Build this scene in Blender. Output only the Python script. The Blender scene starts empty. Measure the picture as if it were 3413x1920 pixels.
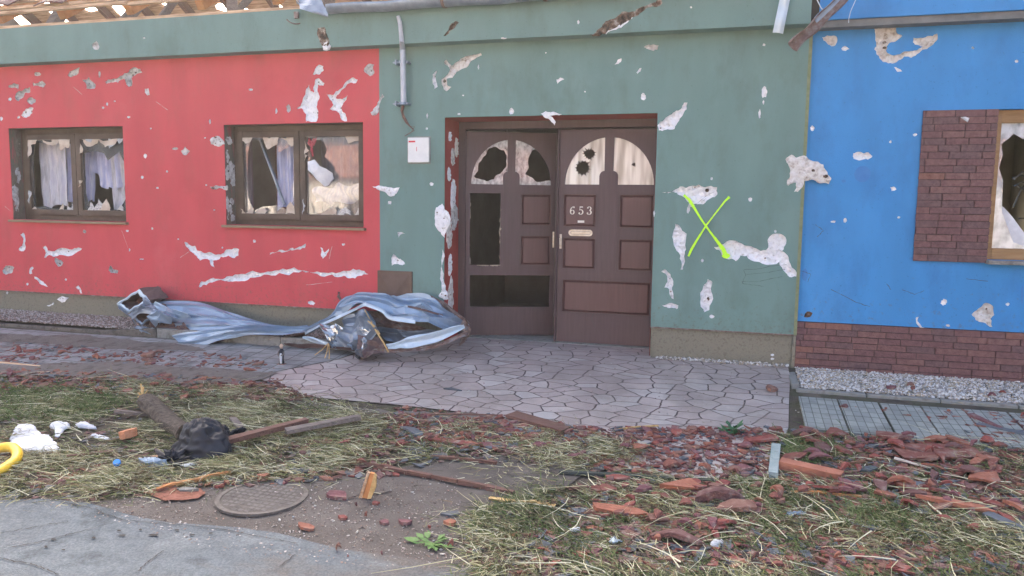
import bpy, bmesh, math, random
import numpy as np
from mathutils import Vector, Matrix, noise
from mathutils.geometry import delaunay_2d_cdt
R = random.Random(7)
SC = bpy.context.scene
COL = SC.collection
PI = math.pi

# ---------------------------------------------------------------- camera
FPX, YAW, PIT, ROL = 2526.16, 0.281756, 0.106601, 0.0137744
CAMD, CAMH = 6.8, 1.3206
def _rot(v):
    x, y, z = v
    c, s = math.cos(ROL), math.sin(ROL); x, z = c*x - s*z, s*x + c*z
    c, s = math.cos(PIT), math.sin(PIT); y, z = c*y + s*z, -s*y + c*z
    c, s = math.cos(YAW), math.sin(YAW); x, y = c*x - s*y, s*x + c*y
    return Vector((x, y, z))
cam = bpy.data.cameras.new('camera'); camo = bpy.data.objects.new('camera', cam); COL.objects.link(camo)
cam.sensor_width = 36; cam.lens = FPX/3413*36; cam.clip_end = 500; cam.clip_start = 0.05
_r, _u, _b = _rot((1,0,0)), _rot((0,0,1)), -_rot((0,1,0))
camo.matrix_world = Matrix(((_r.x,_u.x,_b.x,0),(_r.y,_u.y,_b.y,-CAMD),(_r.z,_u.z,_b.z,CAMH),(0,0,0,1)))
SC.camera = camo

# ---------------------------------------------------------------- sky, sun, exposure
SUN_EL, SUN_AZ = math.radians(30), math.radians(-28)      # azimuth from +Y towards +X
w = bpy.data.worlds.new('World'); SC.world = w; w.use_nodes = True
nt = w.node_tree; bg = nt.nodes['Background']; sky = nt.nodes.new('ShaderNodeTexSky')
sky.sky_type = 'NISHITA'; sky.sun_disc = False; sky.sun_elevation = SUN_EL; sky.sun_rotation = SUN_AZ
sky.air_density = 0.5; sky.dust_density = 8.0; sky.ozone_density = 0.0
nt.links.new(sky.outputs[0], bg.inputs[0]); bg.inputs[1].default_value = 0.15
sl = bpy.data.lights.new('sun', 'SUN'); sl.energy = 3.2; sl.angle = math.radians(0.5); sl.color = (1, .93, .82)
so = bpy.data.objects.new('sun', sl); COL.objects.link(so)
sd = Vector((math.sin(SUN_AZ)*math.cos(SUN_EL), math.cos(SUN_AZ)*math.cos(SUN_EL), math.sin(SUN_EL)))
so.rotation_euler = sd.to_track_quat('Z', 'Y').to_euler()
SC.view_settings.view_transform = 'Standard'; SC.view_settings.look = 'None'
SC.view_settings.exposure = 2.72; SC.view_settings.gamma = 1

# ---------------------------------------------------------------- pixels of the photograph -> places in the world
K = 3413/2576
CR = dict(A=(0,0,2.415), B=(900,0,2.415), C=(1800,0,2.415), D=(2413,0,2.415), E=(0,500,2.415), F=(900,500,1.932), G=(1800,500,1.932),
          H=(2413,500,1.932), I=(0,1100,2.4156), J=(800,1250,2.163), K=(1700,1250,2.162), L=(2513,1200,2.012), M=(0,1500,2.576), N=(350,900,1.9815), Q=(1433,333,1.61), O=(0,0,1/K))
def full(c, x, y):
    ox, oy, z = CR[c]; return ox + x/z, oy + y/z
def ray(px, py):
    return _rot(((px-1706.5)/FPX, 1, -(py-960)/FPX))
def onwall(c, x, y, off=0.0):
    """point of the plane y=-off"""
    d = ray(*full(c, x, y)); t = (CAMD-off)/d.y
    return Vector((d.x*t, -off, CAMH + d.z*t))
def gz(x, y):
    if y >= 0: return 0.0
    return -.38*math.tanh(-y/4)
def ground(c, x, y, dz=0.0):
    d = ray(*full(c, x, y)); t = 1.0
    lo, hi = .5, 30.0
    for _ in range(40):
        t = (lo+hi)/2; p = (d.x*t, -CAMD+d.y*t, CAMH+d.z*t)
        if p[2] > gz(p[0], p[1])+dz: lo = t
        else: hi = t
    return Vector((d.x*t, -CAMD+d.y*t, gz(0, -CAMD+d.y*t)+dz))

# ---------------------------------------------------------------- materials
MATS = {}
def mat(name, cols, rough=.85, scale=6.0, bump=.15, bscale=60.0, metal=0.0, detail=6, spec=.4, stretch=None, streak=None, contrast=(.35,.65)):
    m = bpy.data.materials.new(name); m.use_nodes = True; t = m.node_tree; N = t.nodes; L = t.links
    b = N['Principled BSDF']; b.inputs['Roughness'].default_value = rough; b.inputs['Metallic'].default_value = metal
    b.inputs['Specular IOR Level'].default_value = spec
    tc = N.new('ShaderNodeTexCoord'); src = tc.outputs['Object']
    if stretch:
        mp = N.new('ShaderNodeMapping'); mp.inputs['Scale'].default_value = stretch; L.new(src, mp.inputs[0]); src = mp.outputs[0]
    if len(cols) > 1:
        n = N.new('ShaderNodeTexNoise'); n.inputs['Scale'].default_value = scale; n.inputs['Detail'].default_value = detail
        n.inputs['Roughness'].default_value = .62; L.new(src, n.inputs['Vector'])
        r = N.new('ShaderNodeValToRGB'); L.new(n.outputs['Fac'], r.inputs[0]); e = r.color_ramp.elements
        a, z = contrast
        e[0].position = a; e[0].color = (*cols[0], 1); e[1].position = z; e[1].color = (*cols[-1], 1)
        for i in range(1, len(cols)-1):
            q = e.new(a + (z-a)*i/(len(cols)-1)); q.color = (*cols[i], 1)
        L.new(r.outputs[0], b.inputs['Base Color'])
    else: b.inputs['Base Color'].default_value = (*cols[0], 1)
    if bump:
        n2 = N.new('ShaderNodeTexNoise'); n2.inputs['Scale'].default_value = bscale; n2.inputs['Detail'].default_value = 5; L.new(src, n2.inputs['Vector'])
        bp = N.new('ShaderNodeBump'); bp.inputs['Strength'].default_value = bump; bp.inputs['Distance'].default_value = .02
        L.new(n2.outputs['Fac'], bp.inputs['Height']); L.new(bp.outputs[0], b.inputs['Normal'])
    MATS[name] = m; return m
def dirtwall(name, base, dark, light, dirt):
    """render coat: fine grain, broad uneven weathering and scuffed dirty patches"""
    m = mat(name, (dark, base, base, light), .88, 1.1, .22, 190, spec=.25, contrast=(.3, .72))
    t = m.node_tree; N = t.nodes; L = t.links; b = N['Principled BSDF']; old = b.inputs['Base Color'].links[0].from_socket
    tc = N.new('ShaderNodeTexCoord')
    mp = N.new('ShaderNodeMapping'); mp.inputs['Scale'].default_value = (1, 1, .45); L.new(tc.outputs['Object'], mp.inputs[0])
    n = N.new('ShaderNodeTexNoise'); n.inputs['Scale'].default_value = 3.4; n.inputs['Detail'].default_value = 9; n.inputs['Roughness'].default_value = .7; L.new(mp.outputs[0], n.inputs['Vector'])
    r = N.new('ShaderNodeValToRGB'); r.color_ramp.elements[0].position = .50; r.color_ramp.elements[1].position = .76
    r.color_ramp.elements[0].color = (0,0,0,1); r.color_ramp.elements[1].color = (.75,.75,.75,1)
    L.new(n.outputs['Fac'], r.inputs[0])
    mx = N.new('ShaderNodeMix'); mx.data_type = 'RGBA'; L.new(r.outputs[0], mx.inputs[0]); L.new(old, mx.inputs[6]); mx.inputs[7].default_value = (*dirt, 1)
    # fine specks of spattered grit
    n3 = N.new('ShaderNodeTexNoise'); n3.inputs['Scale'].default_value = 55; n3.inputs['Detail'].default_value = 3; L.new(tc.outputs['Object'], n3.inputs['Vector'])
    r3 = N.new('ShaderNodeValToRGB'); r3.color_ramp.elements[0].position = .66; r3.color_ramp.elements[1].position = .74
    r3.color_ramp.elements[0].color = (0,0,0,1); r3.color_ramp.elements[1].color = (.4,.4,.4,1); L.new(n3.outputs['Fac'], r3.inputs[0])
    m2 = N.new('ShaderNodeMix'); m2.data_type = 'RGBA'; L.new(r3.outputs[0], m2.inputs[0]); L.new(mx.outputs[2], m2.inputs[6]); m2.inputs[7].default_value = (*[c*.6 for c in dirt], 1)
    # rain streaks, and mud splashed up from the ground
    ms = N.new('ShaderNodeMapping'); ms.inputs['Scale'].default_value = (2.2,1,.6); L.new(tc.outputs['Object'], ms.inputs[0])
    n4 = N.new('ShaderNodeTexNoise'); n4.inputs['Scale'].default_value = 1.6; n4.inputs['Detail'].default_value = 10; L.new(ms.outputs[0], n4.inputs['Vector'])
    r4 = N.new('ShaderNodeMapRange'); r4.inputs[1].default_value = .35; r4.inputs[2].default_value = .65; r4.inputs[3].default_value = .93; r4.inputs[4].default_value = 1.04; L.new(n4.outputs['Fac'], r4.inputs[0])
    mu = N.new('ShaderNodeVectorMath'); mu.operation = 'SCALE'; L.new(m2.outputs[2], mu.inputs[0]); L.new(r4.outputs[0], mu.inputs['Scale'])
    sx = N.new('ShaderNodeSeparateXYZ'); L.new(tc.outputs['Object'], sx.inputs[0])
    n5 = N.new('ShaderNodeTexNoise'); n5.inputs['Scale'].default_value = 26; n5.inputs['Detail'].default_value = 8; n5.inputs['Roughness'].default_value = .7; L.new(tc.outputs['Object'], n5.inputs['Vector'])
    h5 = N.new('ShaderNodeMapRange'); h5.inputs[1].default_value = .25; h5.inputs[2].default_value = 1.1; h5.inputs[3].default_value = .10; h5.inputs[4].default_value = -.12; L.new(sx.outputs[2], h5.inputs[0])
    a5 = N.new('ShaderNodeMath'); a5.operation = 'ADD'; L.new(n5.outputs['Fac'], a5.inputs[0]); L.new(h5.outputs[0], a5.inputs[1])
    r5 = N.new('ShaderNodeMapRange'); r5.inputs[1].default_value = .60; r5.inputs[2].default_value = .74; r5.inputs[3].default_value = 0; r5.inputs[4].default_value = .55; L.new(a5.outputs[0], r5.inputs[0])
    m5 = N.new('ShaderNodeMix'); m5.data_type = 'RGBA'; L.new(r5.outputs[0], m5.inputs[0]); L.new(mu.outputs[0], m5.inputs[6]); m5.inputs[7].default_value = (.13,.115,.09,1)
    L.new(m5.outputs[2], b.inputs['Base Color']); return m
M_red = dirtwall('red_render', (.56,.088,.102), (.51,.072,.084), (.58,.115,.128), (.44,.098,.095))
M_green = dirtwall('green_render', (.158,.262,.240), (.140,.236,.214), (.18,.29,.266), (.12,.18,.155))
M_blue = dirtwall('blue_render', (.060,.265,.57), (.050,.235,.52), (.075,.29,.60), (.05,.18,.41))
M_redjamb = mat('red_jamb', ((.30,.045,.035),(.38,.07,.055)), .85, 5, .2, 90)
M_plinth = mat('plinth_coat', ((.17,.16,.12),(.24,.225,.17),(.20,.195,.15)), .9, 40, .5, 160)
M_plaster = mat('bare_plaster', ((.30,.27,.24),(.66,.66,.65),(.76,.77,.77),(.82,.83,.84)), .95, 34, 1.0, 38, contrast=(.28,.50))  # dark end of the mottle paints depth shading into the scars
M_mortar = mat('grey_mortar', ((.24,.22,.19),(.50,.49,.47),(.68,.68,.67)), .95, 24, .9, 60, contrast=(.3,.62))
M_beige = mat('beige_mortar', ((.36,.30,.24),(.66,.63,.58),(.76,.75,.72)), .95, 26, .9, 60, contrast=(.3,.6))
M_brownhole = mat('brown_cavity', ((.03,.025,.02),(.14,.09,.06),(.40,.36,.32)), .95, 18, .9, 50, contrast=(.36,.66))
M_wood = mat('door_wood', ((.080,.050,.053),(.096,.061,.065)), .5, 5, .06, 30, stretch=(8,8,.6))
M_woodred = mat('door_panel_wood', ((.095,.047,.047),(.115,.058,.057)), .45, 5, .06, 30, stretch=(8,8,.6))
M_frame = mat('window_wood', ((.075,.052,.038),(.115,.083,.060)), .6, 5, .15, 30, stretch=(1,1,1))
M_sill = mat('sill_metal', ((.20,.145,.085),(.26,.19,.12)), .55, 5, .05, 30)
M_tan = mat('tan_wood', ((.26,.15,.06),(.36,.22,.10)), .6, 4, .15, 40, stretch=(1,6,6))
M_rawwood = mat('raw_wood', ((.34,.20,.11),(.70,.50,.32)), .8, 6, .2, 40, stretch=(.6,6,6))
M_orange = mat('orange_wood', ((.42,.16,.05),(.62,.30,.12)), .8, 5, .2, 40)
M_oldwood = mat('old_wood', ((.10,.05,.04),(.20,.11,.085),(.14,.08,.06)), .8, 12, .4, 50, stretch=(.6,6,6))
M_greywood = mat('grey_wood', ((.13,.11,.10),(.24,.20,.17)), .8, 12, .4, 50, stretch=(.6,6,6))
M_zinc = mat('zinc', ((.20,.25,.31),(.32,.38,.45)), .42, 7, .12, 18, metal=.55, spec=.6)
M_sheet = mat('blue_sheet_metal', ((.25,.34,.44),(.29,.39,.50),(.33,.43,.53)), .42, 3, .08, 9, metal=.35, spec=.6)
M_sheetpale = mat('pale_sheet_metal', ((.46,.56,.62),(.56,.66,.72)), .4, 4, .06, 9, metal=.3, spec=.6)
M_foil = mat('crumpled_silver', ((.35,.37,.38),(.62,.66,.68)), .22, 9, .25, 14, metal=.8)
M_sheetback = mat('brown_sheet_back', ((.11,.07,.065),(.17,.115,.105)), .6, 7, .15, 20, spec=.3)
M_rust = mat('rusty_metal', ((.11,.075,.065),(.19,.125,.105),(.24,.23,.23)), .7, 14, .4, 40)
M_white = mat('white_plastic', ((.66,.68,.66),(.76,.77,.75)), .5, 6, .05, 30)
M_digit = mat('white_numerals', ((.80,.76,.66),), .4, bump=0)
M_neon = mat('neon_spray', ((.45,.92,.02),(.60,1.0,.05)), .6, 40, 0)
M_redink = mat('red_ink', ((.6,.03,.04),), .6, bump=0)
M_box = mat('gas_box_brown', ((.10,.062,.045),(.14,.09,.068)), .55, 6, .06, 40)
M_dark = mat('dark_gap', ((.02,.018,.016),), .9, bump=0)
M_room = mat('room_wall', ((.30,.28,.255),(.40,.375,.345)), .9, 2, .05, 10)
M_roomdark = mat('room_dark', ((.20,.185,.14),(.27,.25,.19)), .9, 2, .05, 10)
M_curt = mat('lilac_curtain', ((.30,.32,.48),(.46,.49,.66),(.62,.62,.68)), .9, 6, .2, 40, stretch=(5,1,.5))
M_curtgrey = mat('grey_curtain', ((.40,.40,.42),(.62,.62,.64),(.48,.48,.56)), .9, 6, .2, 40, stretch=(5,1,.5))
M_torn = mat('torn_cream', ((.46,.38,.29),(.62,.55,.46)), .9, 10, .2, 40)
M_netwhite = mat('white_fabric', ((.55,.57,.60),(.76,.78,.80)), .9, 6, .4, 18)
M_pinkwood = mat('pink_grey_board', ((.34,.27,.30),(.40,.33,.35)), .8, 3, .05, 30)
M_black = mat('black_film', ((.012,.014,.02),(.024,.028,.038)), (.48), 5, .15, 9, spec=.35)
M_yellow = mat('yellow_plastic', ((.80,.50,.03),(.88,.60,.06)), .4, 5, .05, 40)
M_bluecap = mat('blue_plastic', ((.06,.30,.80),), .4, bump=0)
M_foam = mat('orange_foam', ((.50,.20,.10),(.66,.32,.18)), .9, 20, .5, 70)
M_bark = mat('bark', ((.045,.036,.03),(.15,.125,.10)), .9, 26, .9, 50, stretch=(1,3,1))
M_splinter = mat('splintered_wood', ((.50,.32,.12),(.68,.48,.22)), .85, 20, .5, 60)
M_concrete = mat('kerb_concrete', ((.17,.165,.145),(.27,.27,.25),(.22,.23,.20)), .9, 12, .5, 90)
M_cast = mat('cast_cover', ((.10,.089,.077),(.165,.148,.132)), .7, 30, .4, 90)
M_kerbdirt = mat('soiled_kerb', ((.075,.062,.05),(.16,.145,.125),(.10,.09,.075)), .95, 9, .7, 60)
TILES = [mat('tile_red_%d' % i, c+((.30,.24,.20),), .85, 16, .5, 70, contrast=(.3,.74), spec=.3) for i, c in enumerate([
    ((.15,.058,.045),(.22,.09,.07)), ((.19,.055,.045),(.26,.085,.07)), ((.11,.055,.05),(.16,.085,.078)),
    ((.22,.085,.058),(.31,.13,.085)), ((.14,.06,.065),(.20,.09,.095)), ((.17,.085,.065),(.24,.13,.10))])]
SLATE = mat('slate_grey', ((.07,.08,.095),(.13,.15,.17)), .6, 10, .3, 50)
M_tileorange = mat('tile_orange', ((.30,.115,.07),(.42,.175,.11)), .8, 10, .3, 60)

def glassmat(name, op, col):
    m = bpy.data.materials.new(name); m.use_nodes = True; t = m.node_tree; N = t.nodes; L = t.links
    for n in list(N): N.remove(n)
    out = N.new('ShaderNodeOutputMaterial'); tr = N.new('ShaderNodeBsdfTransparent'); gl = N.new('ShaderNodeBsdfGlossy'); gl.inputs['Roughness'].default_value = .04
    df = N.new('ShaderNodeBsdfDiffuse'); df.inputs[0].default_value = (*col, 1)
    no = N.new('ShaderNodeTexNoise'); no.inputs['Scale'].default_value = 9; no.inputs['Detail'].default_value = 6
    mr = N.new('ShaderNodeMapRange'); mr.inputs[1].default_value = .3; mr.inputs[2].default_value = .7; mr.inputs[3].default_value = op*.4; mr.inputs[4].default_value = op*1.5
    L.new(no.outputs['Fac'], mr.inputs[0])
    m1 = N.new('ShaderNodeMixShader'); L.new(mr.outputs[0], m1.inputs[0]); L.new(tr.outputs[0], m1.inputs[1]); L.new(df.outputs[0], m1.inputs[2])
    fr = N.new('ShaderNodeFresnel'); fr.inputs[0].default_value = 1.6
    m2 = N.new('ShaderNodeMixShader'); L.new(fr.outputs[0], m2.inputs[0]); L.new(m1.outputs[0], m2.inputs[1]); L.new(gl.outputs[0], m2.inputs[2])
    L.new(m2.outputs[0], out.inputs[0]); MATS[name] = m; return m
G_clear = glassmat('dusty_glass', .16, (.6,.6,.6))
G_milky = glassmat('milky_glass', .8, (.60,.62,.62))

# ---------------------------------------------------------------- helpers
def link(o, parent=None):
    COL.objects.link(o)
    if parent: o.parent = parent
    return o
def tag(o, label=None, cat=None, group=None, kind=None):
    if label: o['label'] = label
    if cat: o['category'] = cat
    if group: o['group'] = group
    if kind: o['kind'] = kind
    return o
def thing(name, label, cat, loc=(0,0,0), group=None):
    o = bpy.data.objects.new(name, None); o.location = loc; o.empty_display_size = .1; link(o); return tag(o, label, cat, group)
class MB:
    def __init__(s): s.v = []; s.f = []; s.m = []
    def face(s, pts, mi=0):
        n = len(s.v); s.v += [tuple(p) for p in pts]; s.f.append(tuple(range(n, n+len(pts)))); s.m.append(mi)
    def box(s, a, b, mi=0, mtx=None, jit=0):
        x0,y0,z0 = a; x1,y1,z1 = b
        P = [Vector(p) for p in ((x0,y0,z0),(x1,y0,z0),(x1,y1,z0),(x0,y1,z0),(x0,y0,z1),(x1,y0,z1),(x1,y1,z1),(x0,y1,z1))]
        if jit: P = [p + Vector((R.uniform(-jit,jit) for _ in range(3))) for p in P]
        if mtx: P = [mtx @ p for p in P]
        n = len(s.v); s.v += [tuple(p) for p in P]
        for q in ((0,3,2,1),(4,5,6,7),(0,1,5,4),(1,2,6,5),(2,3,7,6),(3,0,4,7)): s.f.append(tuple(n+i for i in q)); s.m.append(mi)
    def beam(s, a, b, wd, th, mi=0, up=(0,0,1), jit=0):
        a = Vector(a); b = Vector(b); d = (b-a); Ln = d.length; d.normalize(); u = Vector(up); r = d.cross(u)
        if r.length < 1e-4: r = d.cross(Vector((1,0,0)))
        r.normalize(); u = r.cross(d)
        m = Matrix(((d.x,r.x,u.x,a.x),(d.y,r.y,u.y,a.y),(d.z,r.z,u.z,a.z),(0,0,0,1)))
        s.box((0,-wd/2,-th/2),(Ln,wd/2,th/2), mi, m, jit)
    def tube(s, pts, rad, n=10, mi=0, jit=0, cap=True):
        pts = [Vector(p) for p in pts]; rs = rad if isinstance(rad, (list, tuple)) else [rad]*len(pts); base = len(s.v); ref = Vector((0,0,1))
        for i, p in enumerate(pts):
            d = (pts[min(i+1, len(pts)-1)] - pts[max(i-1, 0)]).normalized()
            r = d.cross(ref)
            if r.length < .05: r = d.cross(Vector((0,1,0)))
            r.normalize(); u = r.cross(d)
            for k in range(n):
                a = 2*PI*k/n; q = rs[i]*(1+R.uniform(-jit, jit)); s.v.append(tuple(p + r*math.cos(a)*q + u*math.sin(a)*q))
        for i in range(len(pts)-1):
            for k in range(n):
                s.f.append((base+i*n+k, base+i*n+(k+1)%n, base+(i+1)*n+(k+1)%n, base+(i+1)*n+k)); s.m.append(mi)
        if cap:
            s.f.append(tuple(base+k for k in range(n))); s.m.append(mi); e = base+(len(pts)-1)*n; s.f.append(tuple(e+k for k in reversed(range(n)))); s.m.append(mi)
    def grid(s, fn, nu, nv, mi=0):
        b = len(s.v)
        for i in range(nu+1):
            for j in range(nv+1): s.v.append(tuple(fn(i/nu, j/nv)))
        for i in range(nu):
            for j in range(nv): s.f.append((b+i*(nv+1)+j, b+(i+1)*(nv+1)+j, b+(i+1)*(nv+1)+j+1, b+i*(nv+1)+j+1)); s.m.append(mi)
    def build(s, name, mats, parent=None, smooth=False, origin=None, bevel=0, solid=0):
        me = bpy.data.meshes.new(name); o = bpy.data.objects.new(name, me)
        off = Vector((0,0,0)) if origin is None else Vector(origin)
        me.from_pydata([tuple(Vector(p)-off) for p in s.v], [], s.f)
        if not isinstance(mats, (list, tuple)): mats = [mats]
        for m in mats: me.materials.append(m)
        me.polygons.foreach_set('material_index', s.m)
        bm = bmesh.new(); bm.from_mesh(me); bmesh.ops.remove_doubles(bm, verts=bm.verts, dist=1e-5); bmesh.ops.recalc_face_normals(bm, faces=bm.faces); bm.to_mesh(me); bm.free()
        if smooth:
            for p in me.polygons: p.use_smooth = True
        link(o, parent)
        if parent is None: o.location = off
        elif origin is not None: o.location = off
        if solid: mo = o.modifiers.new('s', 'SOLIDIFY'); mo.thickness = solid; mo.offset = 0
        if bevel: mo = o.modifiers.new('b', 'BEVEL'); mo.width = bevel; mo.segments = 2; mo.limit_method = 'ANGLE'
        return o
def inside(p, poly):
    x, y = p[0], p[1]; c = False; n = len(poly); j = n-1
    for i in range(n):
        xi, yi = poly[i][0], poly[i][1]; xj, yj = poly[j][0], poly[j][1]
        if (yi > y) != (yj > y) and x < (xj-xi)*(y-yi)/(yj-yi)+xi: c = not c
        j = i
    return c
def tris(outer, holes=(), extra=()):
    vs = []; es = []
    for L in [outer]+list(holes):
        b = len(vs); n = len(L); vs += [Vector((p[0], p[1])) for p in L]; es += [(b+i, b+(i+1) % n) for i in range(n)]
    vs += [Vector((p[0], p[1])) for p in extra]
    ov, oe, of, *_ = delaunay_2d_cdt(vs, es, [], 0, 1e-6)
    F = []
    for f in of:
        c = ((ov[f[0]].x+ov[f[1]].x+ov[f[2]].x)/3, (ov[f[0]].y+ov[f[1]].y+ov[f[2]].y)/3)
        if inside(c, outer) and not any(inside(c, h) for h in holes): F.append(f)
    return ov, F
def plate(mb, outer, holes, y0, y1=None, mi=0, ms=None, tf=None, rims=None):
    """XZ plate: front at y0, optional back at y1 with side walls"""
    tf = tf or (lambda x, y, z: (x, y, z)); ms = mi if ms is None else ms
    ov, F = tris(outer, holes)
    for y in ([y0] if y1 is None else [y0, y1]):
        b = len(mb.v); mb.v += [tuple(tf(p.x, y, p.y)) for p in ov]
        for f in F: mb.f.append(tuple(b+i for i in f)); mb.m.append(mi)
    if y1 is not None:
        for L in [outer]+list(holes):
            n = len(L)
            for i in range(n):
                a, c = L[i], L[(i+1) % n]
                mb.face([tf(a[0],y0,a[1]), tf(c[0],y0,c[1]), tf(c[0],y1,c[1]), tf(a[0],y1,a[1])], ms)
def rough(poly, amp=.18, it=2):
    for k in range(it):
        out = []
        for i in range(len(poly)):
            a = Vector(poly[i][:2]); b = Vector(poly[(i+1) % len(poly)][:2]); d = b-a
            out.append(a); out.append((a+b)/2 + Vector((-d.y, d.x))*R.uniform(-amp, amp))
        poly = out
    return poly
def ell(cx, cy, rx, ry, n=8):
    ph = R.random()*6
    return [(cx+rx*math.cos(ph+2*PI*i/n)*R.uniform(.75,1.2), cy+ry*math.sin(ph+2*PI*i/n)*R.uniform(.75,1.2)) for i in range(n)]
def rect(x0, z0, x1, z1): return [(x0,z0),(x1,z0),(x1,z1),(x0,z1)]

# ================================================================= GROUND
def sheet(name, poly, dz, m, step=.12, label=None, par=None, jag=0):
    if jag: poly = rough(poly, jag, 4)
    xs = [p[0] for p in poly]; ys = [p[1] for p in poly]; ex = []
    x = min(xs)
    while x < max(xs):
        y = min(ys)
        while y < max(ys):
            if inside((x, y), poly): ex.append((x+R.uniform(-.01,.01), y+R.uniform(-.01,.01)))
            y += step
        x += step
    ov, F = tris(poly, (), ex); mb = MB(); mb.v = [(p.x, p.y, gz(p.x, p.y)+dz) for p in ov]; mb.f = [tuple(f) for f in F]; mb.m = [0]*len(F)
    o = mb.build(name, m, smooth=True); tag(o, kind='structure'); return o
def GP(c, pts): return [tuple(ground(c, x, y)[:2]) for x, y in pts]

M_ground = mat('soil', ((.06,.050,.038),(.10,.082,.062),(.075,.075,.042),(.14,.115,.09)), .95, 3.5, .9, 40, detail=9)
M_dirt = mat('dirty_asphalt', ((.085,.074,.062),(.115,.10,.088),(.15,.135,.12)), .85, 5, .6, 120, detail=10, contrast=(.3,.7))
M_asph = mat('pale_asphalt', ((.075,.094,.105),(.135,.160,.174),(.108,.128,.14),(.168,.192,.20)), .8, 3, .5, 150, detail=10)
def worn():
    t = M_asph.node_tree; N = t.nodes; L = t.links; b = N['Principled BSDF']; old = b.inputs['Base Color'].links[0].from_socket
    tc = N.new('ShaderNodeTexCoord'); sx = N.new('ShaderNodeSeparateXYZ'); L.new(tc.outputs['Object'], sx.inputs[0])
    mp = N.new('ShaderNodeMapping'); mp.inputs['Scale'].default_value = (1,2.4,1); L.new(tc.outputs['Object'], mp.inputs[0])
    n = N.new('ShaderNodeTexNoise'); n.inputs['Scale'].default_value = 1.7; n.inputs['Detail'].default_value = 12; n.inputs['Roughness'].default_value = .68; L.new(mp.outputs[0], n.inputs['Vector'])
    g = N.new('ShaderNodeMath'); g.operation = 'MULTIPLY_ADD'; g.inputs[1].default_value = .20; g.inputs[2].default_value = .36; L.new(sx.outputs[0], g.inputs[0])
    a = N.new('ShaderNodeMath'); a.operation = 'ADD'; L.new(g.outputs[0], a.inputs[0]); L.new(n.outputs['Fac'], a.inputs[1])
    r = N.new('ShaderNodeValToRGB'); r.color_ramp.elements[0].position = .50; r.color_ramp.elements[1].position = .72; L.new(a.outputs[0], r.inputs[0])
    mx = N.new('ShaderNodeMix'); mx.data_type = 'RGBA'; L.new(r.outputs[0], mx.inputs[0]); L.new(old, mx.inputs[6]); mx.inputs[7].default_value = (.125,.112,.098,1); n8 = N.new('ShaderNodeTexNoise'); n8.inputs['Scale'].default_value = 85; n8.inputs['Detail'].default_value = 4; L.new(tc.outputs['Object'], n8.inputs['Vector'])
    r8 = N.new('ShaderNodeMapRange'); r8.inputs[1].default_value = .35; r8.inputs[2].default_value = .65; r8.inputs[3].default_value = .80; r8.inputs[4].default_value = 1.20; L.new(n8.outputs['Fac'], r8.inputs[0])
    m8 = N.new('ShaderNodeVectorMath'); m8.operation = 'SCALE'; L.new(mx.outputs[2], m8.inputs[0]); L.new(r8.outputs[0], m8.inputs['Scale']); L.new(m8.outputs[0], b.inputs['Base Color'])
worn()
M_asphlight = mat('worn_asphalt', ((.17,.19,.195),(.27,.29,.29),(.23,.25,.25)), .8, 6, .4, 150, detail=8)
mb = MB()
ys = [-120,-60,-30,-15,-10] + [-8+.1*i for i in range(81)] + [4, 9, 40, 120]
xs = [-120,-60,-30,-15] + [-10+.4*i for i in range(41)] + [15,30,60,120]
b = 0
for i, x in enumerate(xs):
    for y in ys: mb.v.append((x, y, gz(x, y)-.004 if y < 0 else -.02))
n = len(ys)
for i in range(len(xs)-1):
    for j in range(n-1): mb.f.append((i*n+j, (i+1)*n+j, (i+1)*n+j+1, i*n+j+1)); mb.m.append(0)
tag(mb.build('ground', M_ground, smooth=True), kind='structure')

# carriageway: everything nearer than the verge
road = GP('O', [(-700,1500),(-500,1280),(0,1252),(250,1262),(430,1240),(560,1222),(760,1205),(980,1185),(1130,1150),(1380,1140),(1500,1180),(1420,1230),(1280,1262),(1180,1300),(1150,1360),(1250,1449),(1500,1560)]) + [(2.5,-5.4),(9,-4.6),(9,-12),(-14,-12),(-14,-4.0)]
sheet('road', road, .004, M_dirt, .15, jag=.05)
patch = GP('O', [(-500,1262),(0,1262),(100,1258),(220,1268),(330,1300),(420,1318),(600,1330),(700,1345),(850,1385),(960,1398),(1150,1425),(1290,1449)]) + [(-.5,-4.9),(-3,-7.5),(-9,-7.5)]
sheet('road_patch', patch, .008, M_asph, .15, jag=.02)
# dirt washed over the edges of pavement, drive and road
M_wash = mat('washed_dirt', ((.10,.088,.074),(.18,.16,.14),(.14,.125,.108)), .9, 7, .7, 60, detail=9)
for q, jg in (([(-60,922),(120,918),(300,912),(420,925),(560,930),(700,940),(640,962),(500,968),(300,960),(100,948),(-60,950)], .12), ([(-60,838),(150,846),(330,858),(470,872),(520,886),(400,884),(250,878),(100,868),(-60,862)], .12), ([(640,962),(760,1005),(900,1030),(1100,1046),(1300,1062),(1260,1075),(1000,1062),(760,1030)], .14)):
    sheet('mud', GP('O', q), .0145, M_wash, .06, jag=jg)
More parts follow.
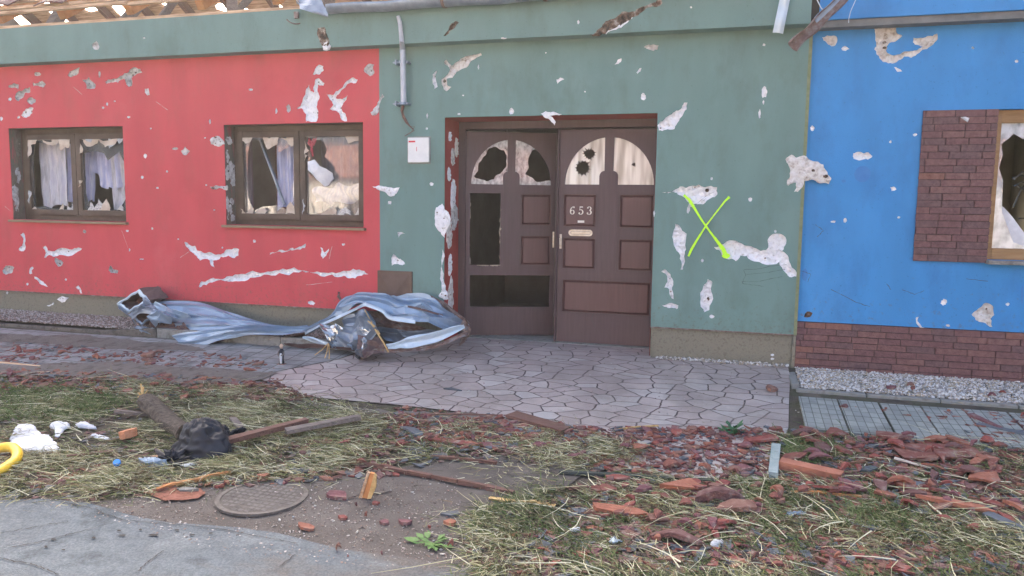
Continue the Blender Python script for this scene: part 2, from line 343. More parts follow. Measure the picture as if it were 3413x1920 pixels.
# cracks in the asphalt
M_crack = mat('crack_fill', ((.03,.028,.027),(.06,.055,.05)), .95, 20, 0)
mb = MB()
for pts in ([(0,712),(200,678),(450,630),(610,612)], [(100,835),(380,775),(640,710),(930,630)], [(0,920),(120,955),(260,970),(370,1010),(520,1075)], [(520,440),(820,510),(1050,600),(1400,625),(1900,680),(2300,755),(2576,800)],
            [(1180,1040),(1290,940),(1420,850)], [(2180,540),(2400,520),(2576,490)], [(2400,1000),(2560,880)]):
    P = []
    for a, c in zip(pts, pts[1:]):
        for k in range(9): P.append((a[0]+(c[0]-a[0])*k/9+R.uniform(-9,9), a[1]+(c[1]-a[1])*k/9+R.uniform(-4,4)))
    W3 = [ground('M', *p, .0135) for p in P]
    for a, c in zip(W3, W3[1:]):
        d = (c-a).normalized(); s = Vector((-d.y, d.x, 0))*R.uniform(.0012,.0032); mb.face([a-s, c-s, c+s, a+s])
tag(mb.build('road_crack', M_crack), kind='structure')
# potholes
M_pot = M_crack
mb = MB()
for x, y, rx, ry in ((1320,728,45,9),(1520,685,25,7),(1205,682,14,8),(805,752,18,9),(395,828,14,9),(1650,728,26,6),(1050,730,34,6),(545,855,20,6),(460,765,25,7),(1022,690,18,7),(1810,712,22,6),(2200,425,12,8)):
    e = [ground('M', px, py, .0145) for px, py in ell(x, y, rx, ry, 11)]; mb.face(e)
tag(mb.build('pothole', M_pot), kind='structure')

# crazy paved drive (printed concrete)
def crazy(name):
    m = bpy.data.materials.new(name); m.use_nodes = True; t = m.node_tree; N = t.nodes; L = t.links; b = N['Principled BSDF']; b.inputs['Roughness'].default_value = .5
    b.inputs['Specular IOR Level'].default_value = .4
    tc = N.new('ShaderNodeTexCoord'); wn = N.new('ShaderNodeTexNoise'); wn.inputs['Scale'].default_value = 6; wn.inputs['Detail'].default_value = 3; L.new(tc.outputs['Object'], wn.inputs['Vector'])
    ad = N.new('ShaderNodeVectorMath'); ad.operation = 'MULTIPLY_ADD'; ad.inputs[1].default_value = (.055,.055,0); L.new(wn.outputs['Color'], ad.inputs[0]); L.new(tc.outputs['Object'], ad.inputs[2])
    mp = N.new('ShaderNodeMapping'); mp.inputs['Scale'].default_value = (.78,1.12,0); mp.inputs['Rotation'].default_value = (0,0,.15); L.new(ad.outputs[0], mp.inputs[0])
    v1 = N.new('ShaderNodeTexVoronoi'); v1.feature = 'DISTANCE_TO_EDGE'; v2 = N.new('ShaderNodeTexVoronoi'); v2.feature = 'F1'
    for v in (v1, v2): v.voronoi_dimensions = '2D'; v.inputs['Scale'].default_value = 6.8; v.inputs['Randomness'].default_value = .95; L.new(mp.outputs[0], v.inputs['Vector'])
    r = N.new('ShaderNodeValToRGB'); e = r.color_ramp.elements; e[0].position = .012; e[0].color = (0,0,0,1); e[1].position = .042; e[1].color = (1,1,1,1); L.new(v1.outputs['Distance'], r.inputs[0])
    sp = N.new('ShaderNodeSeparateColor'); L.new(v2.outputs['Color'], sp.inputs[0])
    rc = N.new('ShaderNodeValToRGB'); e = rc.color_ramp.elements; e[0].position = 0; e[0].color = (.375,.315,.29,1); e[1].position = 1; e[1].color = (.47,.44,.41,1)
    q = e.new(.4); q.color = (.40,.34,.315,1); q = e.new(.75); q.color = (.43,.375,.345,1); L.new(sp.outputs[0], rc.inputs[0])
    n2 = N.new('ShaderNodeTexNoise'); n2.inputs['Scale'].default_value = 2.2; n2.inputs['Detail'].default_value = 9; n2.inputs['Roughness'].default_value = .7; L.new(tc.outputs['Object'], n2.inputs['Vector'])
    r2 = N.new('ShaderNodeMapRange'); r2.inputs[1].default_value = .3; r2.inputs[2].default_value = .7; r2.inputs[3].default_value = .72; r2.inputs[4].default_value = 1.2; L.new(n2.outputs['Fac'], r2.inputs[0])
    mu = N.new('ShaderNodeVectorMath'); mu.operation = 'SCALE'; L.new(rc.outputs[0], mu.inputs[0]); L.new(r2.outputs[0], mu.inputs['Scale'])
    mx = N.new('ShaderNodeMix'); mx.data_type = 'RGBA'; L.new(r.outputs[0], mx.inputs[0]); mx.inputs[6].default_value = (.055,.035,.035,1); L.new(mu.outputs[0], mx.inputs[7]); n7 = N.new('ShaderNodeTexNoise'); n7.inputs['Scale'].default_value = 3.2; n7.inputs['Detail'].default_value = 12; n7.inputs['Roughness'].default_value = .72; L.new(tc.outputs['Object'], n7.inputs['Vector'])
    r7 = N.new('ShaderNodeMapRange'); r7.inputs[1].default_value = .46; r7.inputs[2].default_value = .70; r7.inputs[3].default_value = 0; r7.inputs[4].default_value = .75; L.new(n7.outputs['Fac'], r7.inputs[0])
    m7 = N.new('ShaderNodeMix'); m7.data_type = 'RGBA'; L.new(r7.outputs[0], m7.inputs[0]); L.new(mx.outputs[2], m7.inputs[6]); m7.inputs[7].default_value = (.27,.235,.205,1); L.new(m7.outputs[2], b.inputs['Base Color'])
    n4 = N.new('ShaderNodeTexNoise'); n4.inputs['Scale'].default_value = 40; n4.inputs['Detail'].default_value = 5; L.new(tc.outputs['Object'], n4.inputs['Vector'])
    ma = N.new('ShaderNodeMath'); ma.operation = 'MULTIPLY_ADD'; ma.inputs[1].default_value = .35; L.new(n4.outputs['Fac'], ma.inputs[0]); L.new(r.outputs[0], ma.inputs[2])
    bp = N.new('ShaderNodeBump'); bp.inputs['Strength'].default_value = .6; bp.inputs['Distance'].default_value = .012; L.new(ma.outputs[0], bp.inputs['Height']); L.new(bp.outputs[0], b.inputs['Normal'])
    return m
M_crazy = crazy('crazy_paving')
drive = [(-2.66,.42),(-.66,.42),(-.66,-.05),(.50,-.05),(.50,-.35)] + GP('O', [(1985,1000),(1983,1085),(1958,1130),(1945,1210),(1800,1212),(1620,1195),(1490,1150),(1440,1090),(1250,1048),(1000,1020),(800,1002),(720,985),(640,948),(850,906),(900,890)]) + [(-3.05,-.32),(-2.75,-.05),(-2.66,0)]
sheet('drive', drive, .006, M_crazy, .15)

def slabs(name, bw, bh, cols, mort):
    m = mat(name, cols, .8, 3, .4, 120, detail=8); t = m.node_tree; N = t.nodes; L = t.links; b = N['Principled BSDF']; old = b.inputs['Base Color'].links[0].from_socket
    tc = N.new('ShaderNodeTexCoord'); br = N.new('ShaderNodeTexBrick'); br.offset = 0; br.squash = 1
    br.inputs['Scale'].default_value = 1; br.inputs['Brick Width'].default_value = bw; br.inputs['Row Height'].default_value = bh; br.inputs['Mortar Size'].default_value = mort; br.inputs['Mortar Smooth'].default_value = .3
    br.inputs['Color1'].default_value = (1,1,1,1); br.inputs['Color2'].default_value = (.8,.82,.84,1); br.inputs['Mortar'].default_value = (.35,.36,.33,1); L.new(tc.outputs['Object'], br.inputs['Vector'])
    mx = N.new('ShaderNodeMix'); mx.data_type = 'RGBA'; mx.blend_type = 'MULTIPLY'; mx.inputs[0].default_value = 1; L.new(old, mx.inputs[6]); L.new(br.outputs['Color'], mx.inputs[7]); L.new(mx.outputs[2], b.inputs['Base Color']); return m
M_slabR = slabs('groove_slab', .054, .1, ((.21,.225,.20),(.33,.35,.32),(.26,.275,.245)), .0032)
M_slabL = slabs('small_paver', .2, .13, ((.17,.17,.165),(.31,.315,.31),(.235,.23,.22)), .006)
# right pavement, single slabs with open joints
mb = MB()
x = .52; k = 0
while x < 7:
    jx = R.uniform(-.004,.004); y0, y1 = -.86+R.uniform(-.01,.01), -1.53
    for ya, yb in ((y0, -1.19), (-1.196, y1)):
        for a, bb in (((x+.006, ya), (x+.268, yb)),):
            P = [(a[0],a[1],gz(0,a[1])+.02),(bb[0],a[1],gz(0,a[1])+.02),(bb[0],bb[1],gz(0,bb[1])+.02),(a[0],bb[1],gz(0,bb[1])+.02)]
            Q = [(p[0],p[1],p[2]-.05) for p in P]; mb.face(P)
            for i in range(4): mb.face([P[i], P[(i+1)%4], Q[(i+1)%4], Q[i]])
    x += .276; k += 1
tag(mb.build('pavement', M_slabR), kind='structure')
# left pavement
lp = [(-14,-.72),(-14,-1.55)] + GP('O', [(-100,925),(0,930),(350,925),(500,940),(640,948),(850,906),(885,893)]) + [(-3.3,-.50),(-5,-.56)]
sheet('pavement', lp, .010, M_slabL, .2)

# kerbs as long precast stones
def kerb(label, segs, ztop, th=.06, m=None):
    for i, (a, c) in enumerate(segs):
        a = Vector(a); c = Vector(c); mb = MB(); d = (c-a).normalized()
        aa = a+d*.004; cc = c-d*.004
        zt = ztop(aa); zc = ztop(cc)
        mb.beam((aa.x,aa.y,(zt-.11)), (cc.x,cc.y,(zc-.11)), th, .22, jit=.002)
        tag(mb.build('kerb_stone', m(i) if m else M_concrete, origin=(aa.x,aa.y,zt), bevel=.006), label(i), 'kerb', 'precast kerb stones edging the gravel strips')
segR = [((.52+i*.5,-.66),(1.02+i*.5,-.66)) for i in range(11)]
ordn = ['first','second','third','fourth','fifth','sixth','seventh','eighth','ninth','tenth','eleventh','twelfth','thirteenth','fourteenth','fifteenth','sixteenth','seventeenth','eighteenth','nineteenth','twentieth','twenty-first','twenty-second']
kerb(lambda i: 'grey kerb stone before the pale gravel, %s from the driveway' % ordn[i], segR, lambda p: -.045)
kerb(lambda i: 'short mossy kerb stone running from blue house plinth to the pavement', [((.52,-.03),(.52,-.62))], lambda p: -.02)
segL = [((-3.42-i*.72,-.47),(-4.14-i*.72,-.47)) for i in range(14)]
kerb(lambda i: 'grey kerb stone holding gravel under red wall, %s from the driveway' % ordn[i], segL, lambda p: .045 if p.x > -5.6 else -.02, m=lambda i: M_concrete if i < 3 else M_kerbdirt)

# gravel strips
def pebbles(name, area, count, cols, label, z):
    mb = MB()
    for _ in range(count):
        x = R.uniform(area[0], area[2]); y = R.uniform(area[1], area[3]); s = R.uniform(.006,.0135)
        zz = z(x, y) + R.uniform(0,.012); c = Vector((x, y, zz)); a = R.random()*PI; ca, sa = math.cos(a), math.sin(a)
        sx, sy, sz = s*R.uniform(.8,1.5), s*R.uniform(.6,1), s*R.uniform(.5,.9); bb = len(mb.v)
        for dx, dy, dz in ((1,0,0),(0,1,0),(-1,0,0),(0,-1,0),(0,0,1),(0,0,-1)):
            X, Y = dx*sx, dy*sy; mb.v.append((c.x+X*ca-Y*sa+R.uniform(-.002,.002), c.y+X*sa+Y*ca+R.uniform(-.002,.002), c.z+dz*sz))
        mi = R.randrange(len(cols))
        for i in range(4): mb.f.append((bb+i, bb+(i+1)%4, bb+4)); mb.m.append(mi); mb.f.append((bb+(i+1)%4, bb+i, bb+5)); mb.m.append(mi)
    me = bpy.data.meshes.new(name); me.from_pydata(mb.v, [], mb.f)
    for m in cols: me.materials.append(m)
    me.polygons.foreach_set('material_index', mb.m)
    o = bpy.data.objects.new(name, me); link(o); tag(o, label, 'gravel', kind='stuff'); return o
PEB = [mat('pebble_%d' % i, (c,), .75, bump=0) for i, c in enumerate([(.50,.48,.44),(.62,.60,.56),(.36,.33,.27),(.44,.36,.25),(.26,.25,.24),(.70,.69,.66)])]
PEBD = [mat('pebble_brown_%d' % i, (c,), .8, bump=0) for i, c in enumerate([(.32,.27,.24),(.22,.18,.15),(.42,.37,.33),(.30,.20,.16),(.16,.13,.11),(.50,.46,.43)])]
mb = MB()
mb.face([(.55,.02,-.018),(7,.02,-.018),(7,-.63,-.055),(.55,-.63,-.055)]); mb.face([(-14,.015,.034),(-3.4,.015,.034),(-3.4,-.44,-.002),(-14,-.44,-.002)]); tag(mb.build('gravel_bed', M_ground), kind='structure')
pebbles('gravel', (.56,-.625,5,.0), 19000, PEB, 'pale round gravel along the foot of the blue house', lambda x, y: -.014+.055*y)
pebbles('gravel', (-9.5,-.435,-3.45,.01), 18000, PEBD, 'brownish gravel strip under the red wall', lambda x, y: .036+.08*y)
pebbles('gravel', (-.60,-.10,.50,-.02), 420, PEB, 'thin line of pale stones at foot of the green wall', lambda x, y: gz(x, y)+.01)
# ================================================================= HOUSES
XR = onwall('F',707,500).x; XG = .556
DX0, DX1, DZ = -2.650, -.672, 2.150
W1 = (-7.95,-6.362,1.098,2.130); W2 = (-5.088,-3.502,1.095,2.122); W3 = (1.940,3.60,.955,2.128)
BP = (1.418,.930,1.940,2.128)
ZR, ZT = .272, 2.95
YB_ = .03
house = thing('terraced_house', 'storm battered single storey terraced house, red and grey green render, roof stripped', 'house', (-3.4,0,0))
blueh = thing('terraced_house', 'blue rendered terraced house with dark brick plinth and brick panel by its window', 'house', (3.2,0,0))
def pbuild(mb, name, m, par, origin=None, **k):
    """part in world coordinates under a thing that stands at par.location"""
    base = Vector(par.location) if par.parent is None else Vector(par.location)+Vector(par.parent.location)
    o = mb.build(name, m, par, origin=(base if origin is None else origin), **k)
    o.location = (0,0,0) if origin is None else Vector(origin)-base
    return o
def sub(mb, name, m, par, root, **k):
    """sub-part (or part) whose parent sits at its root thing's origin"""
    o = mb.build(name, m, par, origin=Vector(root.location), **k); o.location = (0,0,0); return o

def chip(par, poly, y, m, raised, depth=.03, tf=None):
    tf = tf or (lambda x, yy, z: (x, yy, z)); mb = MB()
    xs = [p[0] for p in poly]; zs = [p[1] for p in poly]; st = max(.012, min(.03, (max(xs)-min(xs))/6)); ex = []
    x = min(xs)
    while x < max(xs):
        z = min(zs)
        while z < max(zs):
            q = (x+R.uniform(-.4,.4)*st, z+R.uniform(-.4,.4)*st)
            if inside(q, poly): ex.append(q)
            z += st
        x += st
    ov, F = tris(poly, (), ex); n0 = len(poly); sgn = -1 if raised else 1; b = len(mb.v)
    for i, p in enumerate(ov):
        on = i < n0
        d = (.004 if raised else depth*.45) if on else (R.uniform(.006,.020) if raised else depth*R.uniform(.45,1.25))
        mb.v.append(tf(p.x, y + sgn*d, p.y))
    for f in F: mb.f.append(tuple(b+i for i in f)); mb.m.append(0)
    yb = y+.001 if raised else y-.0005
    yr = y-.004 if raised else y+depth*.45
    for i in range(n0):
        a, c = poly[i], poly[(i+1) % n0]; mb.face([tf(a[0],yb,a[1]), tf(c[0],yb,c[1]), tf(c[0],yr,c[1]), tf(a[0],yr,a[1])])
    if max(xs)-min(xs)+max(zs)-min(zs) > .22 and m is not M_brownhole:  # flat brown spots painted in to read as deeper, shaded cavities
        for _ in range(R.randint(1,3)):
            q = R.choice(ex) if ex else poly[0]; r_ = R.uniform(.004,.016); pp = rough(ell(q[0], q[1], r_*R.uniform(.6,1.6), r_, 6), .2, 1)
            if all(inside(e, poly) for e in pp): mb.face([tf(e[0], y + (-.021 if raised else depth*.40), e[1]) for e in pp], 1)
    return pbuild(mb, 'plaster_scar', [m, M_brownhole], par)

def wall(name, par, outer, openings, y, m, chips, depth=0, inner=None, rev=0, off=None, label=None):
    """render coat with real openings and knocked out holes; chips: (crop, polygon, material)"""
    off = -y if off is None else off; holes = []; done = []
    for c, poly, cm in chips:
        P = [onwall(c, px, py, off) for px, py in poly]; P = [(p.x, p.z) for p in P]
        sz = max(max(p[0] for p in P)-min(p[0] for p in P), max(p[1] for p in P)-min(p[1] for p in P))
        P = [tuple(p) for p in rough(P, .16, 2 if sz > .10 else 1)]
        ok = all(inside(p, outer) for p in P) and not any(inside(p, o) for p in P for o in openings)
        if ok:
            bx = (min(p[0] for p in P)-.01, min(p[1] for p in P)-.01, max(p[0] for p in P)+.01, max(p[1] for p in P)+.01)
            for q in done:
                if not (bx[2] < q[0] or bx[0] > q[2] or bx[3] < q[1] or bx[1] > q[3]):
                    if any(inside(p, q[4]) for p in P) or any(inside(p, P) for p in q[4]): ok = False
            if ok: done.append((*bx, P)); holes.append(P)
        chip(par, P, y, cm, not ok, .034 if sz > .12 else .014)
    mb = MB(); plate(mb, outer, list(openings)+holes, y)
    if depth:
        for k, L in enumerate([outer]+list(openings)):
            n = len(L)
            for i in range(n):
                a, c = L[i], L[(i+1) % n]; mb.face([(a[0],y,a[1]),(c[0],y,c[1]),(c[0],y+depth,c[1]),(a[0],y+depth,a[1])], rev if k else 0)
        plate(mb, outer, openings, y+depth, mi=1 if inner else 0)
    ms = [m]+([inner] if inner else [])+([M_redjamb] if rev == 2 else [])
    o = pbuild(mb, name, ms, par)
    if label: o['label'] = label
    return o

M_stain = mat('stained_reveal', ((.10,.085,.07),(.20,.15,.125),(.16,.15,.11),(.36,.12,.115)), .9, 9, .5, 60, detail=9, stretch=(1,1,.3), contrast=(.32,.66))
E2 = ell
wc, mo_, be, br_ = M_plaster, M_mortar, M_beige, M_brownhole
red = [('A',[(65,690),(110,670),(150,680),(145,720),(110,705),(70,705)],mo_),('A',E2(300,597,28,18),mo_),('A',[(265,665),(300,670),(340,650),(370,680),(345,705),(300,690),(270,695)],mo_),
 ('A',[(120,780),(150,735),(200,715),(240,700),(245,740),(200,748),(180,790),(150,815),(125,800)],mo_),('A',E2(250,808,35,28),mo_),('A',E2(80,800,16,14),wc),
 ('A',[(170,930),(210,875),(270,870),(262,910),(210,950)],wc),('A',[(545,610),(560,575),(600,560),(640,540),(632,590),(600,610),(570,622)],mo_),('A',[(660,640),(715,620),(735,650),(770,680),(765,710),(720,715),(695,715),(690,670)],mo_),
 ('A',[(845,660),(900,640),(960,620),(1000,590),(1060,550),(1130,555),(1145,585),(1090,605),(1060,630),(1062,690),(1035,700),(1010,660),(1000,635),(950,668),(900,665),(860,675)],mo_),
 ('A',[(1165,715),(1195,710),(1205,765),(1185,770),(1165,745)],mo_),('A',[(1690,1130),(1740,1095),(1790,1120),(1812,1160),(1740,1175),(1700,1160)],mo_),('A',[(1455,1215),(1490,1180),(1530,1215),(1500,1250),(1470,1240)],mo_),('A',E2(1410,1197,24,12),mo_),
 ('B',[(345,600),(360,560),(395,520),(430,535),(432,570),(400,600)],wc),
 ('B',[(365,640),(395,630),(438,670),(430,690),(385,680),(390,750),(395,800),(375,860),(385,930),(372,980),(340,983),(290,978),(290,920),(250,870),(215,875),(260,820),(285,760),(315,680),(325,730),(355,745),(355,690)],wc),
 ('B',[(450,755),(510,765),(560,720),(640,640),(660,625),(705,640),(690,670),(650,665),(560,750),(530,790),(580,800),(625,765),(590,830),(575,870),(610,920),(620,975),(595,975),(555,910),(510,890),(480,880),(510,840),(480,800)],wc),
 ('B',[(755,570),(790,515),(838,520),(840,590),(810,615),(780,595)],mo_),('B',[(810,905),(850,860),(885,790),(905,755),(920,780),(880,860),(860,920),(825,930)],mo_),
 ('E',[(150,800),(180,770),(190,720),(165,680),(185,665),(205,720),(208,780),(190,815),(160,812)],wc),
 ('E',[(345,780),(365,770),(385,810),(440,815),(520,790),(600,790),(660,795),(610,830),(540,855),(460,855),(400,845),(370,870),(355,865),(370,830)],wc),('E',[(440,870),(470,880),(510,905),(500,930),(470,940),(445,905)],mo_),
 ('E',[(20,970),(45,930),(80,930),(115,945),(100,985),(60,1000),(30,995)],mo_),('E',[(235,990),(240,955),(265,940),(272,952),(255,970),(260,995),(245,1000)],wc),('E',[(275,1020),(300,1025),(350,1060),(388,1100),(370,1098),(310,1058),(280,1040)],wc),
 ('E',[(875,970),(890,930),(910,960),(955,975),(945,995),(900,990)],mo_),('E',[(610,1105),(630,1090),(655,1130),(662,1155),(648,1155),(640,1125)],wc),
 ('E',[(1485,740),(1530,765),(1570,770),(1590,810),(1650,830),(1700,825),(1750,840),(1800,830),(1820,800),(1880,790),(1925,800),(1920,850),(1890,870),(1840,850),(1780,860),(1750,885),(1715,890),(1725,950),(1700,930),(1690,890),(1610,890),(1580,850),(1540,820),(1500,780)],wc),
 ('N',[(620,110),(640,75),(700,55),(760,60),(820,40),(900,26),(1000,14),(1100,10),(1200,-2),(1300,4),(1400,10),(1500,14),(1600,6),(1680,-4),(1740,28),(1680,38),(1620,55),(1580,38),(1500,30),(1400,25),(1280,17),(1150,20),(1050,30),(960,50),(880,75),(830,75),(780,70),(720,78),(670,100),(625,115)],wc),
 ('F',[(0,663),(60,643),(130,632),(190,622),(230,603),(225,632),(190,642),(130,645),(60,654),(0,674)],wc),('E',[(1690,295),(1790,290),(1830,283),(1835,320),(1790,310),(1700,305)],mo_),
 ('F',[(325,625),(340,635),(350,660),(380,635),(375,655),(340,700),(328,665)],wc)]
for q in ((2020,722,20,10),(2225,895,10,25),(1035,943,15,11),(1170,1255,14,18),(1145,1428,13,14),(862,838,12,14),(830,868,10,12),(10,955,13,18),(1690,980,7,20),(925,815,8,7),(1345,1382,8,8),(1650,1110,9,7),(1215,1035,8,8),(150,945,11,12)): red.append(('A', E2(*q, 6), wc))
for q in ((2322,872,20,33),(800,600,10,28)): red.append(('A', E2(*q, 6), mo_))
for q in ((2048,735,14,14),(1025,650,14,10),(1435,718,9,8),(1790,785,8,9),(1042,805,7,14),(1140,880,22,6),(530,1043,10,12),(220,1080,10,12),(1268,305,12,10),(1725,483,8,8),(1345,172,8,8),(1660,283,8,8)): red.append(('E', E2(*q, 6), wc))
for q in ((680,655,14,16),(1225,632,8,14)): red.append(('E', E2(*q, 6), mo_))
for q in ((473,608,10,8),(265,985,25,15)): red.append(('F', E2(*q, 7), wc))
op1 = rect(W1[0],W1[2],W1[1],W1[3]); op2 = rect(W2[0],W2[2],W2[1],W2[3])
wall('wall', house, rect(-14,ZR,XR,ZT), [op1,op2], 0.0, M_red, red, .22, M_room, 0, label='red rendered front wall pocked with grey and white scars')
grn = [('B',[(1310,600),(1345,570),(1335,640),(1350,700),(1320,720),(1308,660)],wc),
 ('B',[(1380,640),(1430,600),(1450,560),(1400,500),(1420,480),(1460,530),(1520,490),(1590,450),(1640,440),(1700,425),(1705,445),(1620,490),(1560,550),(1500,580),(1470,625),(1420,640),(1430,690),(1460,700),(1420,735),(1390,690)],be),
 ('B',[(2305,640),(2335,625),(2370,640),(2340,650),(2315,675)],wc),('B',[(2180,915),(2260,903),(2350,920),(2260,935),(2300,985),(2290,1010),(2240,955)],wc),
 ('C',[(835,380),(870,360),(955,365),(945,400),(880,400)],be),('C',[(600,520),(625,480),(655,470),(650,500),(630,515)],wc),('C',[(775,585),(800,550),(818,548),(808,575),(785,595)],wc),('C',E2(830,778,26,33),wc),
 ('C',[(945,1010),(1000,960),(1060,920),(1095,890),(1130,880),(1160,825),(1187,825),(1180,880),(1140,940),(1100,1000),(1080,1040),(1010,1045),(955,1050)],wc),('C',E2(1805,745,24,45,10),wc),('C',E2(1768,920,10,38),wc),('C',E2(1798,825,9,18),wc),
 ('G',[(1580,60),(1620,30),(1650,50),(1700,35),(1730,60),(1790,75),(1840,130),(1875,180),(1860,220),(1800,215),(1750,190),(1700,200),(1660,270),(1635,270),(1650,210),(1600,230),(1590,225),(1610,170),(1600,100)],be),
 ('G',[(785,275),(860,260),(900,235),(980,230),(1060,240),(1140,240),(1142,285),(1100,310),(1050,350),(1000,345),(965,370),(955,410),(945,400),(960,340),(920,300),(880,275),(860,270)],wc),
 ('G',[(1120,625),(1200,590),(1280,595),(1360,620),(1420,650),(1460,640),(1465,580),(1500,540),(1580,560),(1585,600),(1560,650),(1600,690),(1640,770),(1655,815),(1620,820),(1580,790),(1540,720),(1460,740),(1400,720),(1330,680),(1290,680),(1260,715),(1200,700),(1160,650)],wc),
 ('G',[(850,560),(870,475),(900,490),(945,540),(940,640),(930,700),(920,770),(905,770),(900,700),(870,630)],wc),('G',[(780,780),(800,768),(840,800),(858,860),(850,900),(860,960),(845,950),(830,895),(800,885),(820,850),(810,800)],wc),
 ('G',[(785,1000),(850,985),(890,1000),(880,1025),(850,1015),(800,1010)],wc),('G',[(1035,960),(1050,880),(1080,830),(1110,850),(1110,930),(1090,1030),(1060,1045),(1035,1010)],wc),
 ('F',[(660,235),(700,228),(760,240),(835,240),(815,280),(780,300),(740,270),(700,258)],wc),('F',[(780,700),(795,670),(815,690),(840,700),(870,735),(835,740),(800,735),(785,745)],wc),
 ('F',[(1060,440),(1070,370),(1110,345),(1122,380),(1150,400),(1160,430),(1150,490),(1140,510),(1125,565),(1100,530),(1065,490)],wc),('F',[(820,530),(870,540),(840,545),(830,565)],wc),
 ('F',[(1085,940),(1105,880),(1100,780),(1112,640),(1120,700),(1120,800),(1130,900),(1150,960),(1120,965)],wc)]
for q in ((1678,540,8,20),(1555,768,9,6),(1942,895,20,28),(1520,918,12,9),(1265,935,7,22),(1262,1035,8,12),(2220,425,8,6)): grn.append(('B', E2(*q, 7), wc))
for q in ((1803,362,13,10),(362,738,8,7)): grn.append(('C', E2(*q, 7), wc))
for q in ((1353,318,13,13),(1105,1072,18,11),(1105,183,9,10),(1045,712,10,12),(1515,523,8,9),(735,410,6,20)): grn.append(('G', E2(*q, 7), wc))
for q in ((770,338,14,12),(1040,220,14,12)): grn.append(('F', E2(*q, 7), wc))
opd = [(DX0,ZR-.0),(DX1,ZR-.0),(DX1,DZ),(DX0,DZ)]
wall('wall', house, [(XR,ZR),(DX0,ZR),(DX0,DZ),(DX1,DZ),(DX1,ZR),(XG,ZR),(XG,ZT),(XR,ZT)], [], 0.0, M_green, grn, .22, M_room, 0, label='grey green rendered front wall with white scars around the doorway')
# door recess lining, 0.4 m deep
mb = MB()
mb.face([(DX0+.003,-.001,-.1),(DX0+.003,.42,-.1),(DX0+.003,.42,DZ-.003),(DX0+.003,-.001,DZ-.003)]); mb.face([(DX1-.003,-.001,-.1),(DX1-.003,.42,-.1),(DX1-.003,.42,DZ-.003),(DX1-.003,-.001,DZ-.003)]); mb.face([(DX0+.003,-.001,DZ-.003),(DX0+.003,.42,DZ-.003),(DX1-.003,.42,DZ-.003),(DX1-.003,-.001,DZ-.003)])
mb.box((DX0-.10,.22,-.1),(DX0-.002,.5,DZ+.1)); mb.box((DX1+.002,.22,-.1),(DX1+.10,.5,DZ+.1)); mb.box((DX0,.222,DZ+.002),(DX1,.5,DZ+.15))
o = pbuild(mb, 'door_reveal', M_redjamb, house); o['label'] = 'brick red plastered lining of the doorway'
# torn patches on the left jamb and the corner beads
jt = lambda x, yy, z: (DX0 - (yy - 0), x, z)
for z0, y0, rz, ry in ((1.98,.12,.05,.03),(1.80,.20,.09,.05),(1.62,.10,.07,.04),(1.42,.22,.16,.07),(1.22,.25,.15,.09),(1.05,.12,.13,.08),(.75,.14,.12,.05),(.42,.16,.20,.08),(.18,.14,.16,.10),(1.9,.3,.10,.04)):
    P = rough(ell(y0, z0, ry, rz, 9), .18, 2); chip(house, [tuple(p) for p in P], 0, R.choice([wc, be, mo_]), True, tf=lambda x, yy, z: (DX0+.003-yy, x, z))
# reveals of the two windows in the red wall
for wx, n in ((W1, 7), (W2, 9)):
    for i in range(n):
        z0 = wx[2]+.05+(wx[3]-wx[2]-.15)*R.random(); y0 = R.uniform(.02,.13)
        P = rough(ell(y0, z0, R.uniform(.02,.07), R.uniform(.03,.14), 7), .25, 2); P = [(min(max(p[0],.002),.155), min(max(p[1],wx[2]+.01),wx[3]-.01)) for p in P]
        P = [p for q, p in enumerate(P) if p != P[q-1]]
        chip(house, P, 0, R.choice([mo_, mo_, M_stain]), True, tf=lambda x, yy, z, X=wx[0]: (X+.004-yy*.5, x, z))
    mb = MB(); mb.face([(wx[0]+.003,.004,wx[2]+.002),(wx[0]+.003,.158,wx[2]+.002),(wx[0]+.003,.158,wx[3]-.003),(wx[0]+.003,.004,wx[3]-.003)]); mb.face([(wx[0]+.003,.004,wx[3]-.003),(wx[0]+.003,.158,wx[3]-.003),(wx[1]-.003,.158,wx[3]-.003),(wx[1]-.003,.004,wx[3]-.003)])
    pbuild(mb, 'window_reveal', M_stain, house)
# plinths
mb = MB(); mb.box((-14,.018,-.25),(XR-.0,.24,ZR-.002)); mb.box((XR,.018,-.25),(DX0-.002,.24,ZR-.002)); mb.box((DX1+.002,.018,-.25),(XG-.03,.24,ZR-.002)); mb.box((XG-.028,.005,-.25),(XG,.24,ZR-.003))
o = pbuild(mb, 'plinth', M_plinth, house); o['label'] = 'rough khaki grey plinth'
for c, q in (('E',(60,1150,7,10)),('G',(1495,1320,12,8)),('G',(1495,1345,12,8))):
    P = [onwall(c, *p, -.018) for p in E2(*q, 7)]; chip(house, [(p.x,p.z) for p in P], .018, wc, True)
for pl in ([(460,1200),(500,1175),(555,1185),(520,1225),(490,1222)], [(380,1250),(430,1228),(435,1238),(390,1258)]):
    P = [onwall('E', *p, -.018) for p in pl]; chip(house, [tuple(p) for p in rough([(p.x,p.z) for p in P], .15, 2)], .018, wc, True)
# threshold
mb = MB(); mb.box((DX0,.33,-.1),(DX1,.6,.012)); pbuild(mb, 'door_step', M_concrete, house)
# beads / joints
mb = MB(); mb.box((XG-.022,-.003,ZR-.004),(XG+.004,.03,2.80)); o = pbuild(mb, 'edge_bead', mat('olive_bead', ((.17,.20,.10),(.24,.26,.15)), .8, 20, .2, 60), house)
mb = MB(); mb.box((-14,-.006,ZR-.010),(XR,.004,ZR)); mb.box((XR+.001,-.006,ZR-.010),(DX0,.004,ZR)); mb.box((DX1,-.006,ZR-.010),(XG-.023,.004,ZR)); pbuild(mb, 'drip_rail', M_rust, house)
